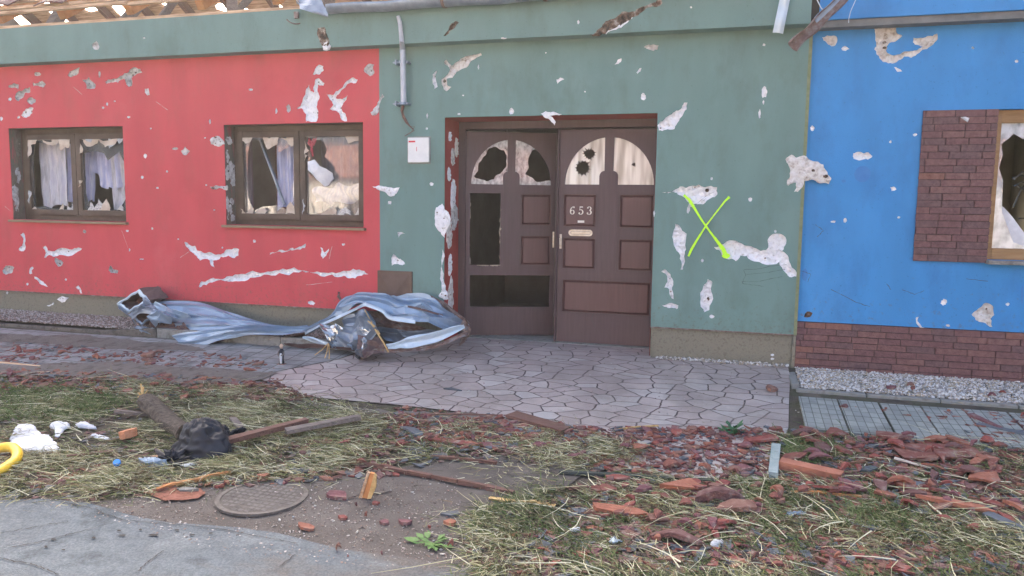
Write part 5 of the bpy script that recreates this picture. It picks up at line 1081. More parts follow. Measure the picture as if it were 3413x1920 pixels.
# -- the big ones, each with its own place
shard('roof_tile', TILES[0], ground('L',1220,640), .50, .26, .016, .3, 'largest ribbed reddish tile slab in the heap below the grooved pavement', 'roof tile', ribs=True, tilt=.08, shape=[(-.26,-.12),(.22,-.13),(.25,.02),(.24,.13),(-.10,.14),(-.22,.13)])
shard('roof_tile', TILES[1], ground('K',1800,490), .24, .12, .016, .35, 'bright red ribbed tile piece at the driveway corner beside the green sprig', 'roof tile', ribs=True, tilt=.25, shape=[(-.13,-.05),(.10,-.07),(.13,.06),(-.08,.05)])
board('ridge_tile', M_tileorange, (1962,1180), (2118,1212), .075, .05, 'long dull orange bar shaped tile beside the pale kerb piece', 'roof tile', jit=.006)
board('plank', M_oldwood, (1286,1052), (1425,1088), .13, .022, 'broad reddish brown board lying on lower edge of the crazy paving', 'board', za=.015)
board('plank', M_oldwood, (525,1148), (772,1088), .055, .035, 'long reddish plank slanting up from the black bag', 'plank', za=.045, zb=.06)
board('plank', M_greywood, (720,1112), (905,1078), .07, .03, 'dark weathered plank lying behind the long reddish plank', 'plank', za=.05, zb=.06)
board('branch', M_oldwood, (905,1172), (1292,1248), .024, .022, 'long dark stick across the bare asphalt in the middle', 'stick', seg=6)
board('branch', M_oldwood, (1085,1155), (1250,1170), .018, .016, 'thin dark stick amid straw above the long dark stick', 'stick', seg=3)
board('branch', M_oldwood, (850,1152), (1010,1132), .018, .016, 'thin brown twig to the right of the grey plank', 'stick', seg=3)
board('branch', M_greywood, (850,1262), (985,1240), .007, .007, 'very thin curved twig beside the manhole cover', 'twig', seg=4)
board('board', mat('green_black_wood', ((.035,.045,.04),(.07,.08,.07)), .8, 9, .4, 50), (1408,1192), (1795,1216), .045, .015, 'long thin dark board across the broken paving', 'board')
board('splinter', M_splinter, (1556,1084), (1655,1074), .02, .01, 'pale yellow splinter on lower edge of the crazy paving', 'splinter', seg=2)
board('splinter', M_splinter, (1842,1245), (1930,1254), .018, .012, 'pale cream splinter left of the grassy tile heap', 'splinter')
board('splinter', M_digit, (2248,1172), (2342,1184), .016, .01, 'whitish stick lying on the largest ribbed tile heap', 'splinter', za=.04)
board('splinter', M_splinter, (1230,1258), (1395,1280), .03, .012, 'brown split lath in grass at end of the long dark stick', 'splinter', seg=3)
board('splinter', M_rawwood, (0,915), (100,925), .018, .012, 'pale lath on the pavement at the left edge', 'splinter')
board('splinter', M_rawwood, (418,1158), (500,1150), .02, .012, 'pale stick in front of the black bag', 'splinter')
board('splinter', M_rawwood, (350,1162), (440,1152), .022, .02, 'pale round stick beside the blue cap', 'splinter')
board('splinter', M_orange, (395,1240), (580,1195), .028, .02, 'rusty yellow splintered stick at the asphalt edge', 'splinter', seg=4)
board('splinter', M_oldwood, (215,1240), (330,1235), .035, .012, 'flat reddish lath at the left asphalt edge', 'splinter', seg=2)
board('splinter', M_oldwood, (170,1165), (285,1148), .035, .03, 'dark stick in the straw beneath the white sheet', 'splinter', seg=2, za=.01)
board('plank', M_greywood, (290,1050), (370,1048), .03, .02, 'grey lath across the grass left of the log', 'plank', za=.03)
board('plank', M_greywood, (770,1090), (805,1120), .05, .02, 'short grey board at the right of the black bag', 'plank', za=.03) if False else board('plank', M_greywood, (585,1075), (625,1105), .05, .02, 'short grey board at the right of the black bag', 'plank', za=.05)
board('plank', M_oldwood, (560,1000), (760,1012), .02, .015, 'thin dark lath in the straw behind the long planks', 'plank', seg=2)
board('plank', M_oldwood, (960,1048), (1260,1050), .025, .012, 'thin brown lath under the lower edge of the crazy paving', 'plank', seg=3)
board('plank', M_orange, (1990,1245), (2210,1262), .02, .014, 'dark thin lath on the border of grass and tile heap', 'plank', seg=3)
board('slate', SLATE, (2480,1300), (2576,1345), .06, .02, 'dark slate strip running out of the right edge', 'slate')
board('slate', SLATE, (2458,1072), (2600,1105), .06, .02, 'dark slate strip on the grooved pavement at the right', 'slate')
board('plank', TILES[4], (2440,1052), (2520,1085), .05, .02, 'reddish lath resting on the pavement at the right edge', 'plank', za=.01)
shard('slate', SLATE, ground('L',1085,1010), .24, .12, .012, -.3, 'largest grey slate on the grass below the tile heap', 'slate', tilt=.06, shape=[(-.11,-.04),(.02,-.07),(.12,-.03),(.10,.06),(-.10,.06)])
shard('slate', SLATE, ground('L',745,1130), .16, .08, .012, -.5, 'small grey slate on open grass at the lower right', 'slate', tilt=.06)
shard('slate', SLATE, ground('L',730,745), .16, .10, .012, .4, 'blue grey slate amid the red tiles', 'slate')
shard('slate', SLATE, ground('L',1740,1210), .22, .12, .012, -.3, 'grey slate lying at the right edge on the grass', 'slate')
shard('slate', SLATE, ground('L',310,510), .16, .06, .012, -.6, 'grey slate leaning at the driveway corner by the pavement', 'slate', tilt=.5)
shard('slate', SLATE, ground('J',1440,600), .11, .09, .014, .2, 'small dark slate on straw above the bare asphalt', 'slate')
shard('slate', SLATE, ground('J',410,715), .15, .08, .012, .2, 'dark ribbed slate right of the manhole cover', 'slate', ribs=True)
shard('slate', SLATE, ground('J',1230,430), .24, .10, .014, -.5, 'curved dark slate at the straw edge of the paving', 'slate', curve=.02)
shard('slate', SLATE, ground('J',1520,1015), .09, .05, .012, .5, 'little grey slate on bare asphalt next to the orange bit', 'slate')
shard('roof_tile', M_tileorange, ground('L',1340,1005), .36, .09, .02, -.05, 'long orange triangular tile left of the dark slate strip', 'roof tile', shape=[(-.19,-.02),(.0,-.035),(.19,-.03),(.12,.05),(-.03,.045)], tilt=.1, lift=.01)
shard('roof_tile', M_tileorange, ground('K',1250,840), .30, .11, .03, .3, 'orange triangular tile standing out of the red heap', 'roof tile', shape=[(-.15,-.04),(.13,-.03),(.04,.06)], tilt=.3)
shard('roof_tile', M_tileorange, ground('K',770,1015), .26, .06, .03, .05, 'orange split tile bar on the straw', 'roof tile', ribs=True)
shard('roof_tile', TILES[5], ground('K',1640,1000), .28, .12, .025, .2, 'broad dull red tile half sunk in the grass', 'roof tile', curve=.03)
shard('roof_tile', TILES[2], ground('K',1200,1220), .24, .07, .02, -.25, 'curved dark tile lying low in the grass', 'roof tile', curve=.03)
shard('roof_tile', TILES[2], ground('K',1510,930), .24, .08, .04, .3, 'rounded brown ridge tile in the heap', 'roof tile', curve=.04)
shard('roof_tile', TILES[1], ground('J',1470,490), .34, .10, .014, -.1, 'flat ribbed purple red tile below the paving', 'roof tile', ribs=True)
shard('roof_tile', TILES[4], ground('J',700,890), .14, .07, .02, .1, 'purplish tile piece left of the upright orange wood', 'roof tile', ribs=True)
shard('roof_tile', TILES[3], ground('J',480,1115), .10, .05, .014, -.1, 'orange pink tile chip on bare asphalt with straws', 'roof tile')
shard('roof_tile', TILES[1], ground('J',740,1045), .05, .04, .014, .1, 'small red tile chip on bare asphalt', 'roof tile')
shard('roof_tile', TILES[4], ground('J',1190,1080), .10, .05, .016, -.1, 'flat dark red tile chip on bare asphalt', 'roof tile')
shard('roof_tile', TILES[4], ground('J',1045,1078), .06, .04, .014, .1, 'pinkish tile chip on bare asphalt beside a flat dark red one', 'roof tile')
shard('roof_tile', M_tileorange, ground('J',1520,1085), .06, .05, .02, .2, 'orange tile chip above the green leaf scrap', 'roof tile')
shard('roof_tile', TILES[1], ground('J',975,938), .05, .025, .012, 0, 'little pink red chip below the upright orange wood', 'roof tile')
shard('roof_tile', TILES[3], ground('J',175,760), .07, .06, .03, .3, 'orange chip just above the manhole cover', 'roof tile')
shard('roof_tile', TILES[5], ground('I',1205,225), .14, .11, .03, .1, 'brown tile piece standing on the left pavement', 'roof tile', tilt=.3)
shard('roof_tile', TILES[5], ground('I',1205,262), .15, .05, .016, .05, 'flat tile strip in front of the brown tile on the left pavement', 'roof tile')
shard('roof_tile', TILES[1], ground('I',230,185), .15, .06, .02, .05, 'dark red tile on the left pavement near the picture edge', 'roof tile')
shard('roof_tile', TILES[3], ground('I',810,490), .17, .07, .016, .1, 'orange tile at the far edge of the left grass', 'roof tile')
shard('roof_tile', TILES[3], ground('I',2000,340), .12, .05, .016, .6, 'orange brown tile at the end of left pavement', 'roof tile', tilt=.3)
shard('roof_tile', TILES[5], ground('I',2090,290), .12, .05, .016, .6, 'brown tile leaning at the end of left pavement', 'roof tile', tilt=.3)
shard('roof_tile', TILES[5], ground('L',110,215), .09, .07, .03, .4, 'lone brown tile lump on the crazy paving beside the kerb', 'roof tile', tilt=.3)
shard('slate', SLATE, ground('J',1540,110), .15, .06, .010, 0, 'dark slate scrap lying alone on the crazy paving', 'slate', tilt=.02, shape=[(-.08,-.02),(.08,-.025),(-.03,.03)])
shard('foam_piece', M_foam, ground('I',1040,885), .12, .08, .05, -.7, 'orange brown foam block beside the white sheet', 'foam', tilt=.3, shape=[(-.09,.01),(-.05,.06),(.03,.04),(.09,-.03),(.05,-.06),(-.03,-.04)])
shard('concrete_scrap', M_concrete, ground('M',1590,368), .13, .035, .02, .1, 'small dark wooden clog shaped chip on the red dust', 'chip')
# red brick dust at asphalt edge
for q in ([(1230,390),(1330,350),(1500,340),(1700,350),(1760,400),(1700,440),(1500,455),(1330,430)],):
    sheet('brick_dust', GP('M', q), .017, mat('red_dust', ((.20,.08,.05),(.30,.13,.09)), .95, 20, .5, 60), .05, jag=.15)

# -- log
a = ground('I',1170,660)+Vector((0,0,.085)); b_ = ground('I',1430,850)+Vector((0,0,.05)); mb = MB()
mb.tube([a+(b_-a)*t+Vector((0,0,.01*math.sin(t*7))) for t in (0,.15,.3,.45,.6,.8,1,1.2)], [.055,.068,.066,.062,.064,.066,.06,.058], 14, jit=.08)
lg = mb.build('log', M_bark, origin=b_); tag(lg, 'thick barked branch stump with splintered end behind the black bag', 'log')
mb = MB()
for _ in range(26):
    an = R.uniform(0,6.3); r_ = R.uniform(0,.055); s = a+Vector((r_*math.cos(an)*.6, r_*math.cos(an)*.5, r_*math.sin(an))); mb.beam(s, s+Vector((R.uniform(-.07,.02), R.uniform(0,.05), R.uniform(.00,.07))), R.uniform(.006,.016), .005)
sub(mb, 'splintered_end', M_splinter, lg, lg); 
# -- black bag
def blob(name, m, c, sx, sy, sz, label, cat, rough_=.35, fr=3.0, nu=48, nv=26, seed=0, pts=None):
    mb = MB()
    def fn(u, v):
        an = u*2*PI; ph = v*PI/2; d = Vector((math.cos(an)*math.cos(ph), math.sin(an)*math.cos(ph), math.sin(ph)))
        n1 = noise.noise(d*fr*.6+Vector((seed,0,0))); n2 = abs(noise.noise(d*fr*1.7+Vector((0,seed,0)))); n3 = abs(noise.noise(d*fr*4+Vector((0,0,seed)))); r_ = 1+rough_*(n1*1.2-n2*.9-n3*.35)
        x, y = d.x*sx*r_, d.y*sy*r_; return Vector((c.x+x, c.y+y, gz(0, c.y+y)+.002+max(0, d.z*sz*r_)))
    mb.grid(fn, nu, nv); o = mb.build(name, m, origin=c, smooth=True); return tag(o, label, cat)
blob('plastic_bag', M_black, ground('O',508,1140), .215, .15, .24, 'crumpled shiny black plastic bag on the straw', 'bag', .24, 1.9, nu=64, nv=36, seed=2)
blob('plastic_film', M_black, ground('O',430,1162), .13, .07, .06, 'flat black film tail to the left of the bag', 'plastic film', .9, 5, seed=9)
blob('plastic_film', M_black, ground('O',575,1105), .11, .06, .07, 'grey black film at the right end of the bag', 'plastic film', .8, 5, seed=19)
# -- white sheet and scraps
def cloth(name, m, c, outline, label, cat, h=.03, fr=14, seed=0):
    P = [tuple(p) for p in rough(GP(c, outline), .08, 2)]; xs = [p[0] for p in P]; ys = [p[1] for p in P]; ex = []; st = .018
    x = min(xs)
    while x < max(xs):
        y = min(ys)
        while y < max(ys):
            if inside((x,y), P): ex.append((x+R.uniform(-.004,.004), y+R.uniform(-.004,.004)))
            y += st
        x += st
    ov, F = tris(P, (), ex); mb = MB(); nP = len(P)
    for i, p in enumerate(ov): mb.v.append((p.x, p.y, gz(p.x,p.y)+.012+(0 if i < nP else h*(.6+noise.noise(Vector((p.x*fr*.5,p.y*fr*.5,seed)))+.5*abs(noise.noise(Vector((p.x*fr*2,p.y*fr*2,seed))))))))
    mb.f = [tuple(f) for f in F]; mb.m = [0]*len(F); o = mb.build(name, m, origin=(sum(xs)/len(xs), sum(ys)/len(ys), gz(0, ys[0])), smooth=True, solid=.004); return tag(o, label, cat)
cloth('plastic_sheet', M_netwhite, 'I', [(-160,960),(90,940),(85,880),(150,800),(250,790),(330,860),(430,930),(490,985),(420,1030),(250,1020),(100,1010),(-160,1030)], 'crumpled white sheet on the straw at the left edge', 'sheet', .03, fr=7)
cloth('white_scrap', M_netwhite, 'I', [(400,790),(450,770),(560,775),(570,800),(520,820),(470,880),(440,870),(430,820)], 'white foam cup fragment right of the white sheet', 'scrap', .018, seed=4)
cloth('white_scrap', M_netwhite, 'I', [(600,790),(680,770),(780,815),(740,812),(640,805)], 'white film scrap, upper of two beside the foam cup', 'scrap', .02, seed=5)
cloth('white_scrap', M_netwhite, 'I', [(720,870),(760,855),(890,895),(850,900),(760,880)], 'thin white film scrap above the orange foam block', 'scrap', .015, seed=6)
cloth('white_scrap', M_netwhite, 'I', [(1450,1105),(1580,1080),(1590,1100),(1490,1118)], 'flat white splinter of plastic in front of the bag', 'scrap', .01, seed=7)
cloth('white_scrap', M_netwhite, 'K', [(420,1125),(500,1120),(515,1145),(450,1148)], 'small white scrap on grass at the lower centre', 'scrap', .01, seed=8)
cloth('white_scrap', M_sheetpale, 'K', [(690,1215),(760,1195),(820,1215),(740,1235)], 'pale blue scrap on grass at the lower centre', 'scrap', .02, seed=10)
cloth('white_scrap', M_netwhite, 'K', [(1430,1240),(1490,1215),(1560,1225),(1500,1265),(1450,1262)], 'white scrap beside a purple stone in the grass', 'scrap', .02, seed=11)
cloth('blue_scrap', M_sheet, 'L', [(195,1055),(280,1040),(320,1020),(350,1050),(250,1068)], 'bluish metal scrap on grass below the tile heap', 'scrap', .02, seed=12)
cloth('white_scrap', M_netwhite, 'L', [(260,850),(330,840),(400,860),(340,875)], 'whitish scrap at the front of the tile heap', 'scrap', .01, seed=13)
# -- yellow hose loop
mb = MB(); Pq = [(-90,1090,.05),(-20,1050,.09),(50,1040,.11),(110,1045,.11),(145,1075,.09),(130,1110,.06),(80,1140,.04),(20,1175,.035),(-60,1215,.035)]
H = [ground('I', x, y)+Vector((0,0,z*.5+.02)) for x, y, z in Pq]; mb.tube([spl(H, i/40) for i in range(41)], .030, 14)
tag(mb.build('hose', M_yellow, origin=H[0], smooth=True), 'thick yellow plastic hose loop at the left edge', 'hose')
# -- bottle cap
p = ground('I',945,1080, .045); mb = MB(); mb.tube([p+Vector((0,0,.002)), p+Vector((.003,-.008,.016)), p+Vector((.004,-.010,.019))], [.021,.021,.018], 16); o = mb.build('bottle_cap', M_bluecap, origin=p, bevel=.002)
tag(o, 'bright blue plastic bottle cap in the straw', 'cap')
mb = MB(); mb.tube([p+Vector((-.002,.0,-.002)), p+Vector((0,-.002,.006))], [.018,.019], 12); sub(mb, 'cap_ring', M_sheetpale, o, o)
blob('plastic_bottle', M_sheet, ground('I',1240,1095), .11, .04, .05, 'crushed bluish clear bottle before the black bag', 'bottle', .35, 4, seed=31)
# -- split wood standing upright
A = ground('J',885,885); B = A+Vector((.03,.03,.165)); d = (B-A).normalized(); r_ = Vector((1,.2,0)).normalized(); mb = MB(); f_ = Vector((.2,-1,0)).normalized()*.02
def prism(mb, pts, mi=0):
    q = [p+f_ for p in pts]; mb.face(pts, mi); mb.face(q, mi)
    for i in range(len(pts)): j = (i+1) % len(pts); mb.face([pts[i],pts[j],q[j],q[i]], mi)
def J(x, y): 
    p = onwall('J', x, y, -A.y); return p
prism(mb, [J(862,878),(J(885,880)),J(940,700),J(925,690)]); sw = mb.build('split_wood', M_rawwood, origin=A); tag(sw, 'upright piece of split wood with an orange core, standing on the asphalt', 'wood')
mb = MB(); prism(mb, [J(886,879)+Vector((0,.004,0)),J(922,882)+Vector((0,.004,0)),J(972,705)+Vector((0,.004,0)),J(941,698)+Vector((0,.004,0))]); sub(mb, 'wood_core', M_orange, sw, sw)
mb = MB(); prism(mb, [J(923,886),J(950,880),J(985,800),J(988,720),J(973,704)]); sub(mb, 'wood_edge', M_splinter, sw, sw)
# -- pale kerb fragment
board('kerb_fragment', mat('pale_kerb', ((.25,.32,.31),(.36,.42,.40)), .9, 14, .4, 80), (1952,1132), (1945,1208), .05, .04, 'pale grey green kerb strip between broken paving and tile heap', 'kerb', jit=.004)
# -- green things
def leafy(name, c, n, s, label, m, h=.10):
    mb = MB()
    for _ in range(n):
        a_ = R.uniform(0,2*PI); r_ = R.uniform(0,s); b0_ = c+Vector((r_*math.cos(a_), r_*.6*math.sin(a_), R.uniform(.01,h*.5))); L_ = R.uniform(.03,.07); w_ = L_*R.uniform(.35,.6); d_ = Vector((math.cos(a_),math.sin(a_)*.7,R.uniform(-.1,.9)*h/.12)).normalized(); s_ = d_.cross(Vector((0,0,1))).normalized()
        mb.face([b0_, b0_+d_*L_*.5+s_*w_*.5+Vector((0,0,.004)), b0_+d_*L_, b0_+d_*L_*.5-s_*w_*.5])
    return tag(mb.build(name, m, origin=c), label, 'plant')
M_leaf = mat('fresh_leaf', ((.03,.10,.05),(.07,.18,.07)), .5, 20, .1, 40)
leafy('leafy_sprig', ground('K',1610,440), 46, .07, 'dark green leafy sprig on lower edge of the crazy paving', M_leaf, .12)
leafy('leafy_sprig', ground('J',1385,1225), 40, .09, 'bright green leaf scrap on bare asphalt', mat('bright_leaf', ((.07,.16,.035),(.12,.24,.06)), .6, 20, .1, 40), .03)
# -- manhole cover
c = ground('O',660,1254); 
tag_c = Vector((c.x, c.y, c.z+.008)); mhR = .24
sx_ = math.atan2(gz(0,c.y+.3)-gz(0,c.y-.3), .6); TM = Matrix.Translation(tag_c+Vector((0,0,.003))) @ Matrix.Rotation(sx_-math.radians(2.4), 4, 'X')
mb = MB()
for r0, r1, z0 in ((.215,.24,.003),):
    for k in range(64):
        a0, a1 = 2*PI*k/64, 2*PI*(k+1)/64; q = lambda r, a_, z: TM @ Vector((r*math.cos(a_), r*math.sin(a_), z))
        mb.face([q(r0,a0,z0),q(r1,a0,z0),q(r1,a1,z0),q(r0,a1,z0)]); mb.face([q(r0,a0,z0),q(r0,a1,z0),q(r0,a1,-.01),q(r0,a0,-.01)]); mb.face([q(r1,a0,z0),q(r1,a1,z0),q(r1,a1,-.01),q(r1,a0,-.01)])
mh = mb.build('manhole_cover', M_cast, origin=tag_c); tag(mh, 'round dusty cast manhole cover set in the asphalt', 'manhole cover')
mb = MB(); mb.face([TM @ Vector((.213*math.cos(2*PI*k/48), .213*math.sin(2*PI*k/48), .001)) for k in range(48)])
lid = sub(mb, 'cover_plate', M_dirt, mh, mh)
mb = MB()
for i in range(-5, 6):
    for j in range(-5, 6):
        x, y = i*.038, j*.038
        if x*x+y*y < .038: mb.box((x-.013,y-.013,.0005),(x+.013,y+.013,.0022), mtx=TM)
sub(mb, 'cover_studs', mat('worn_iron', ((.09,.082,.072),(.165,.152,.138),(.115,.105,.095)), .85, 9, .3, 90), mh, mh); mh.children[-1]['kind'] = 'stuff'
# -- figurine
c = ground('F',75,1385,.0); kf = .082
def fz(t): return c+Vector((0,0,t))
hgt = (onwall('F',75,1245,-c.y).z-c.z); s = hgt/.30
mb = MB(); mb.box((c.x-.055*s,c.y-.04*s,c.z),(c.x+.055*s,c.y+.04*s,c.z+.022*s)); fg = mb.build('figurine', TILES[5], origin=c, bevel=.004); tag(fg, 'small standing garden figurine in dark robe with white front, on a reddish base', 'figurine')
mb = MB(); mb.tube([fz(t*s) for t in (.02,.05,.10,.15,.19,.215,.228)], [r*s for r in (.040,.036,.030,.036,.038,.026,.014)], 16); sub(mb, 'robe', M_black, fg, fg, smooth=True)
mb = MB(); mb.tube([c+Vector((.012*s,-.034*s,z*s)) for z in (.03,.08,.13,.17)], [r*s for r in (.014,.016,.018,.012)], 10); sub(mb, 'white_apron', M_netwhite, fg, fg, smooth=True)
mb = MB(); mb.tube([fz(t*s) for t in (.225,.24,.26,.28,.292)], [r*s for r in (.012,.022,.026,.020,.008)], 14); sub(mb, 'head', mat('figurine_skin', ((.42,.30,.22),(.50,.38,.30)), .5, 20, .1, 40), fg, fg, smooth=True)
mb = MB(); mb.tube([c+Vector(((-.034)*s,-.005*s,.19*s)), c+Vector((-.044*s,-.02*s,.15*s)), c+Vector((-.012*s,-.042*s,.135*s))], [.012*s,.011*s,.009*s], 8); mb.tube([c+Vector((.034*s,-.005*s,.19*s)), c+Vector((.046*s,-.02*s,.15*s)), c+Vector((.016*s,-.046*s,.14*s))], [.012*s,.011*s,.009*s], 8); sub(mb, 'arms', M_greywood, fg, fg, smooth=True)

# -- scattered tile shards
zones = [
 ([(1960,1085),(2440,1115),(2576,1120),(2576,1300),(2300,1290),(2000,1250),(1960,1215)], 118, (.05,.17), 'in the dense heap below the grooved pavement'),
 ([(1500,1210),(1950,1215),(2000,1300),(1800,1345),(1480,1300)], 44, (.045,.15), 'in the grass in front of the broken paving'),
 ([(1300,1075),(1960,1085),(1950,1205),(1500,1190),(1320,1130)], 46, (.04,.13), 'on and around the broken paving below the driveway'),
 ([(950,1045),(1300,1060),(1320,1110),(1000,1110)], 26, (.03,.10), 'along the lower left edge of the driveway'),
 ([(0,930),(350,945),(700,965),(800,1010),(560,1010),(0,985)], 34, (.04,.12), 'in the grass strip below the left pavement'),
 ([(0,860),(420,885),(620,900),(700,930),(350,920),(0,915)], 20, (.03,.10), 'on the left pavement'),
 ([(1980,1240),(2576,1300),(2576,1440),(1900,1440),(1500,1340)], 30, (.03,.09), 'on the open grass at the lower right'),
 ([(2060,1020),(2576,1050),(2576,1075),(2300,1060)], 12, (.025,.07), 'at foot of the right kerb stones'),
 ([(0,1100),(500,1220),(800,1180),(700,1090),(950,1080),(1000,1200),(400,1240),(0,1230)], 22, (.025,.08), 'in the straw on the left'),
 ([(2150,950),(2560,990),(2560,1015),(2250,990)], 6, (.05,.10), 'on the pale gravel by the blue house'),
 ([(650,1300),(1150,1200),(1200,1420),(700,1400)], 10, (.012,.03), 'on the bare asphalt')]
LM = [('L',1220,640,'the largest ribbed slab'),('K',1800,490,'the bright red corner piece'),('O',2040,1195,'the dull orange bar tile'),('O',1355,1070,'the broad brown board'),('O',650,1118,'the long reddish plank'),('O',815,1095,'the dark weathered plank'),('O',1100,1210,'the long dark stick'),('O',1600,1204,'the long thin dark board'),('O',2295,1178,'the whitish stick'),('L',1085,1010,'the largest grey slate'),('L',745,1130,'the small lone grey slate'),('L',730,745,'the blue grey slate'),('L',1740,1210,'the slate at the right edge'),('L',310,510,'the leaning slate'),('J',1440,600,'the small dark slate'),('J',1230,430,'the curved dark slate'),('L',1340,1005,'the long orange tile'),('K',1250,840,'the standing orange tile'),('K',770,1015,'the split orange bar'),('K',1640,1000,'the sunken dull tile'),('K',1200,1220,'the low curved tile'),('K',1510,930,'the rounded ridge tile'),('O',1948,1170,'the pale kerb strip'),('K',1610,440,'the green sprig'),('O',325,1110,'the orange foam block'),('O',500,1120,'the black bag'),('O',60,1120,'the white sheet'),('O',20,1180,'the yellow hose'),('O',293,1165,'the blue cap'),('O',660,1255,'the manhole cover'),('O',925,1220,'the upright split wood'),('O',708,895,'the figurine'),('O',435,1040,'the log'),('O',2050,1050,'the first grooved slab'),('O',2200,1065,'the grooved slabs'),('O',2560,1090,'the dark slate strip'),('O',1885,1248,'the pale cream splinter'),('O',50,920,'the pale lath'),('I',1205,225,'the brown standing tile'),('O',2560,1325,'the dark strip at the edge')]
LMP = [(ground(c_, x_, y_), t_) for c_, x_, y_, t_ in LM]; USED = {}
def place_label(p, s, k, asp, ribs, zone):
    size = 'tiny' if s < .045 else 'small' if s < .06 else 'smallish' if s < .075 else 'medium' if s < .10 else 'large' if s < .13 else 'very large'
    q, t_ = min(LMP, key=lambda e: (e[0]-p).length); d = p-q
    rel = ('just right of' if d.x > 0 else 'just left of') if abs(d.x) > abs(d.y)*1.2 else ('behind' if d.y > 0 else 'in front of')
    l = '%s %s%s%s tile shard %s %s' % (size, words[k], ' slim' if asp < .5 else ' chunky' if asp > .65 else '', ' ribbed' if ribs else '', rel, t_)
    return l
words = ['dull brownish red','brick red','dark brown','orange red','purplish red','sandy red']
def area_pick(poly):
    xs = [p[0] for p in poly]; ys = [p[1] for p in poly]
    while True:
        q = (R.uniform(min(xs), max(xs)), R.uniform(min(ys), max(ys)))
        if inside(q, poly): return q
SEEN = set()
for poly, cnt, (s0, s1), where in zones:
    for _ in range(int(cnt*.86)):
        x, y = area_pick(poly); p = ground('O', x, y); s = s0+(s1-s0)*R.random()**1.6
        if s0 > .04: p.z += R.uniform(0,.025)
        if 'gravel' in where: p.z = -.035
        k = R.choice([0,0,1,1,2,3,4,5]); asp = R.uniform(.35,.8); rb = R.random() < .3; size = 'small' if s < .07 else ('medium sized' if s < .11 else 'large')
        lb = place_label(p, s, k, asp, rb, where)
        for _try in range(12):
            if lb not in SEEN: break
            k = R.randrange(6); asp = R.uniform(.35,.8); rb = R.random() < .4; lb = place_label(p, s, k, asp, rb, where)
        SEEN.add(lb)
        shard('tile_shard', TILES[k], p, s, s*asp, R.uniform(.010,.018), R.uniform(-.6,.6) if R.random() < .6 else R.uniform(-PI,PI), lb, 'tile shard', 'broken roof tile shards strewn over the ground', tilt=.28, n=R.choice([6,6,7,8]), ribs=rb, curve=R.choice([0,0,.012,.022]))
# countless crumbs of tile, mortar and wood
def crumbs(name, mats, polys, label, smin=.006, smax=.028, flat=.4):
    mb = MB()
    for poly, cnt in polys:
        for _ in range(cnt):
            x, y = area_pick(poly); p = ground('O', x, y); s = smin+(smax-smin)*R.random()**2.5; a_ = R.random()*PI; ca, sa = math.cos(a_), math.sin(a_); b = len(mb.v)
            n_ = R.choice([3,4,4,5]); pts = [(math.cos(2*PI*(k+R.uniform(-.25,.25))/n_)*s*R.uniform(.5,1.4), math.sin(2*PI*(k+R.uniform(-.25,.25))/n_)*s*R.uniform(.3,.9)) for k in range(n_)]; t = s*flat*R.uniform(.5,1)
            tx, ty = R.uniform(-1,1), R.uniform(-1,1)
            for zt in (t, 0):
                for u, v in pts: mb.v.append((p.x+u*ca-v*sa, p.y+u*sa+v*ca, p.z+.006+zt+u*tx*.3+v*ty*.3))
            mi = R.randrange(len(mats)); mb.f.append(tuple(b+k for k in range(n_))); mb.m.append(mi)
            for k in range(n_): mb.f.append((b+k, b+(k+1)%n_, b+n_+(k+1)%n_, b+n_+k)); mb.m.append(mi)
    me = bpy.data.meshes.new(name); me.from_pydata(mb.v, [], mb.f)
    for m in mats: me.materials.append(m)
    me.polygons.foreach_set('material_index', mb.m); o = bpy.data.objects.new(name, me); link(o); tag(o, label, 'rubble', kind='stuff')
crumbs('tile_rubble', TILES+[SLATE], [(zones[0][0],2600),(zones[1][0],1100),(zones[2][0],1500),(zones[3][0],1300),(zones[4][0],1700),(zones[5][0],520),(zones[6][0],1700),([(980,1060),(1500,1090),(1560,1130),(1200,1140),(950,1120)],900),([(2380,1045),(2620,1050),(2620,1112),(2430,1112)],420),([(1180,1330),(1900,1330),(2576,1400),(2576,1449),(1200,1449)],700),(zones[7][0],200),(zones[8][0],900),([(1000,1025),(1260,1045),(1500,1080),(1960,1078),(1960,1105),(1400,1112),(980,1060)],900),([(0,935),(350,940),(700,955),(760,1000),(300,985),(0,965)],700)], 'fine red tile rubble among the grass and on the paving', .006, .05, .32)
crumbs('mortar_crumbs', PEB[:3]+[PEB[5]], [(zones[0][0],60),(zones[1][0],50),(zones[2][0],90),(zones[3][0],90),([(2000,1010),(2576,1060),(2576,1085),(2000,1090)],90),([(1180,860),(1640,905),(1980,935),(1980,1080),(900,1010)],70),([(600,1240),(1150,1200),(1150,1420),(600,1340)],90)], 'white mortar crumbs scattered over the ground', .003, .011, .8)
crumbs('grit', PEBD, [([(0,1245),(600,1230),(1150,1200),(1180,1449),(600,1400)],3600),([(640,940),(1180,880),(1980,940),(1980,1080),(760,1010)],500),([(0,850),(600,890),(850,905),(640,950),(0,925)],700)], 'dark grit and road dirt', .002, .008, .6)

crumbs('litter', [M_oldwood, M_greywood, TILES[2], SLATE, M_bark], [([(-60,935),(350,950),(620,965),(760,1005),(1000,1050),(1250,1095),(1300,1130),(980,1190),(540,1225),(250,1262),(-60,1255)],3600),([(1180,1310),(1430,1225),(1960,1215),(2620,1290),(2620,1500),(1200,1500)],6800),([(0,860),(620,900),(700,945),(0,930)],500),([(980,1060),(1500,1090),(1560,1190),(1200,1160),(950,1120)],900),(zones[0][0],900)], 'dark bits of wood, bark and slate trodden into the grass', .008, .055, .12)
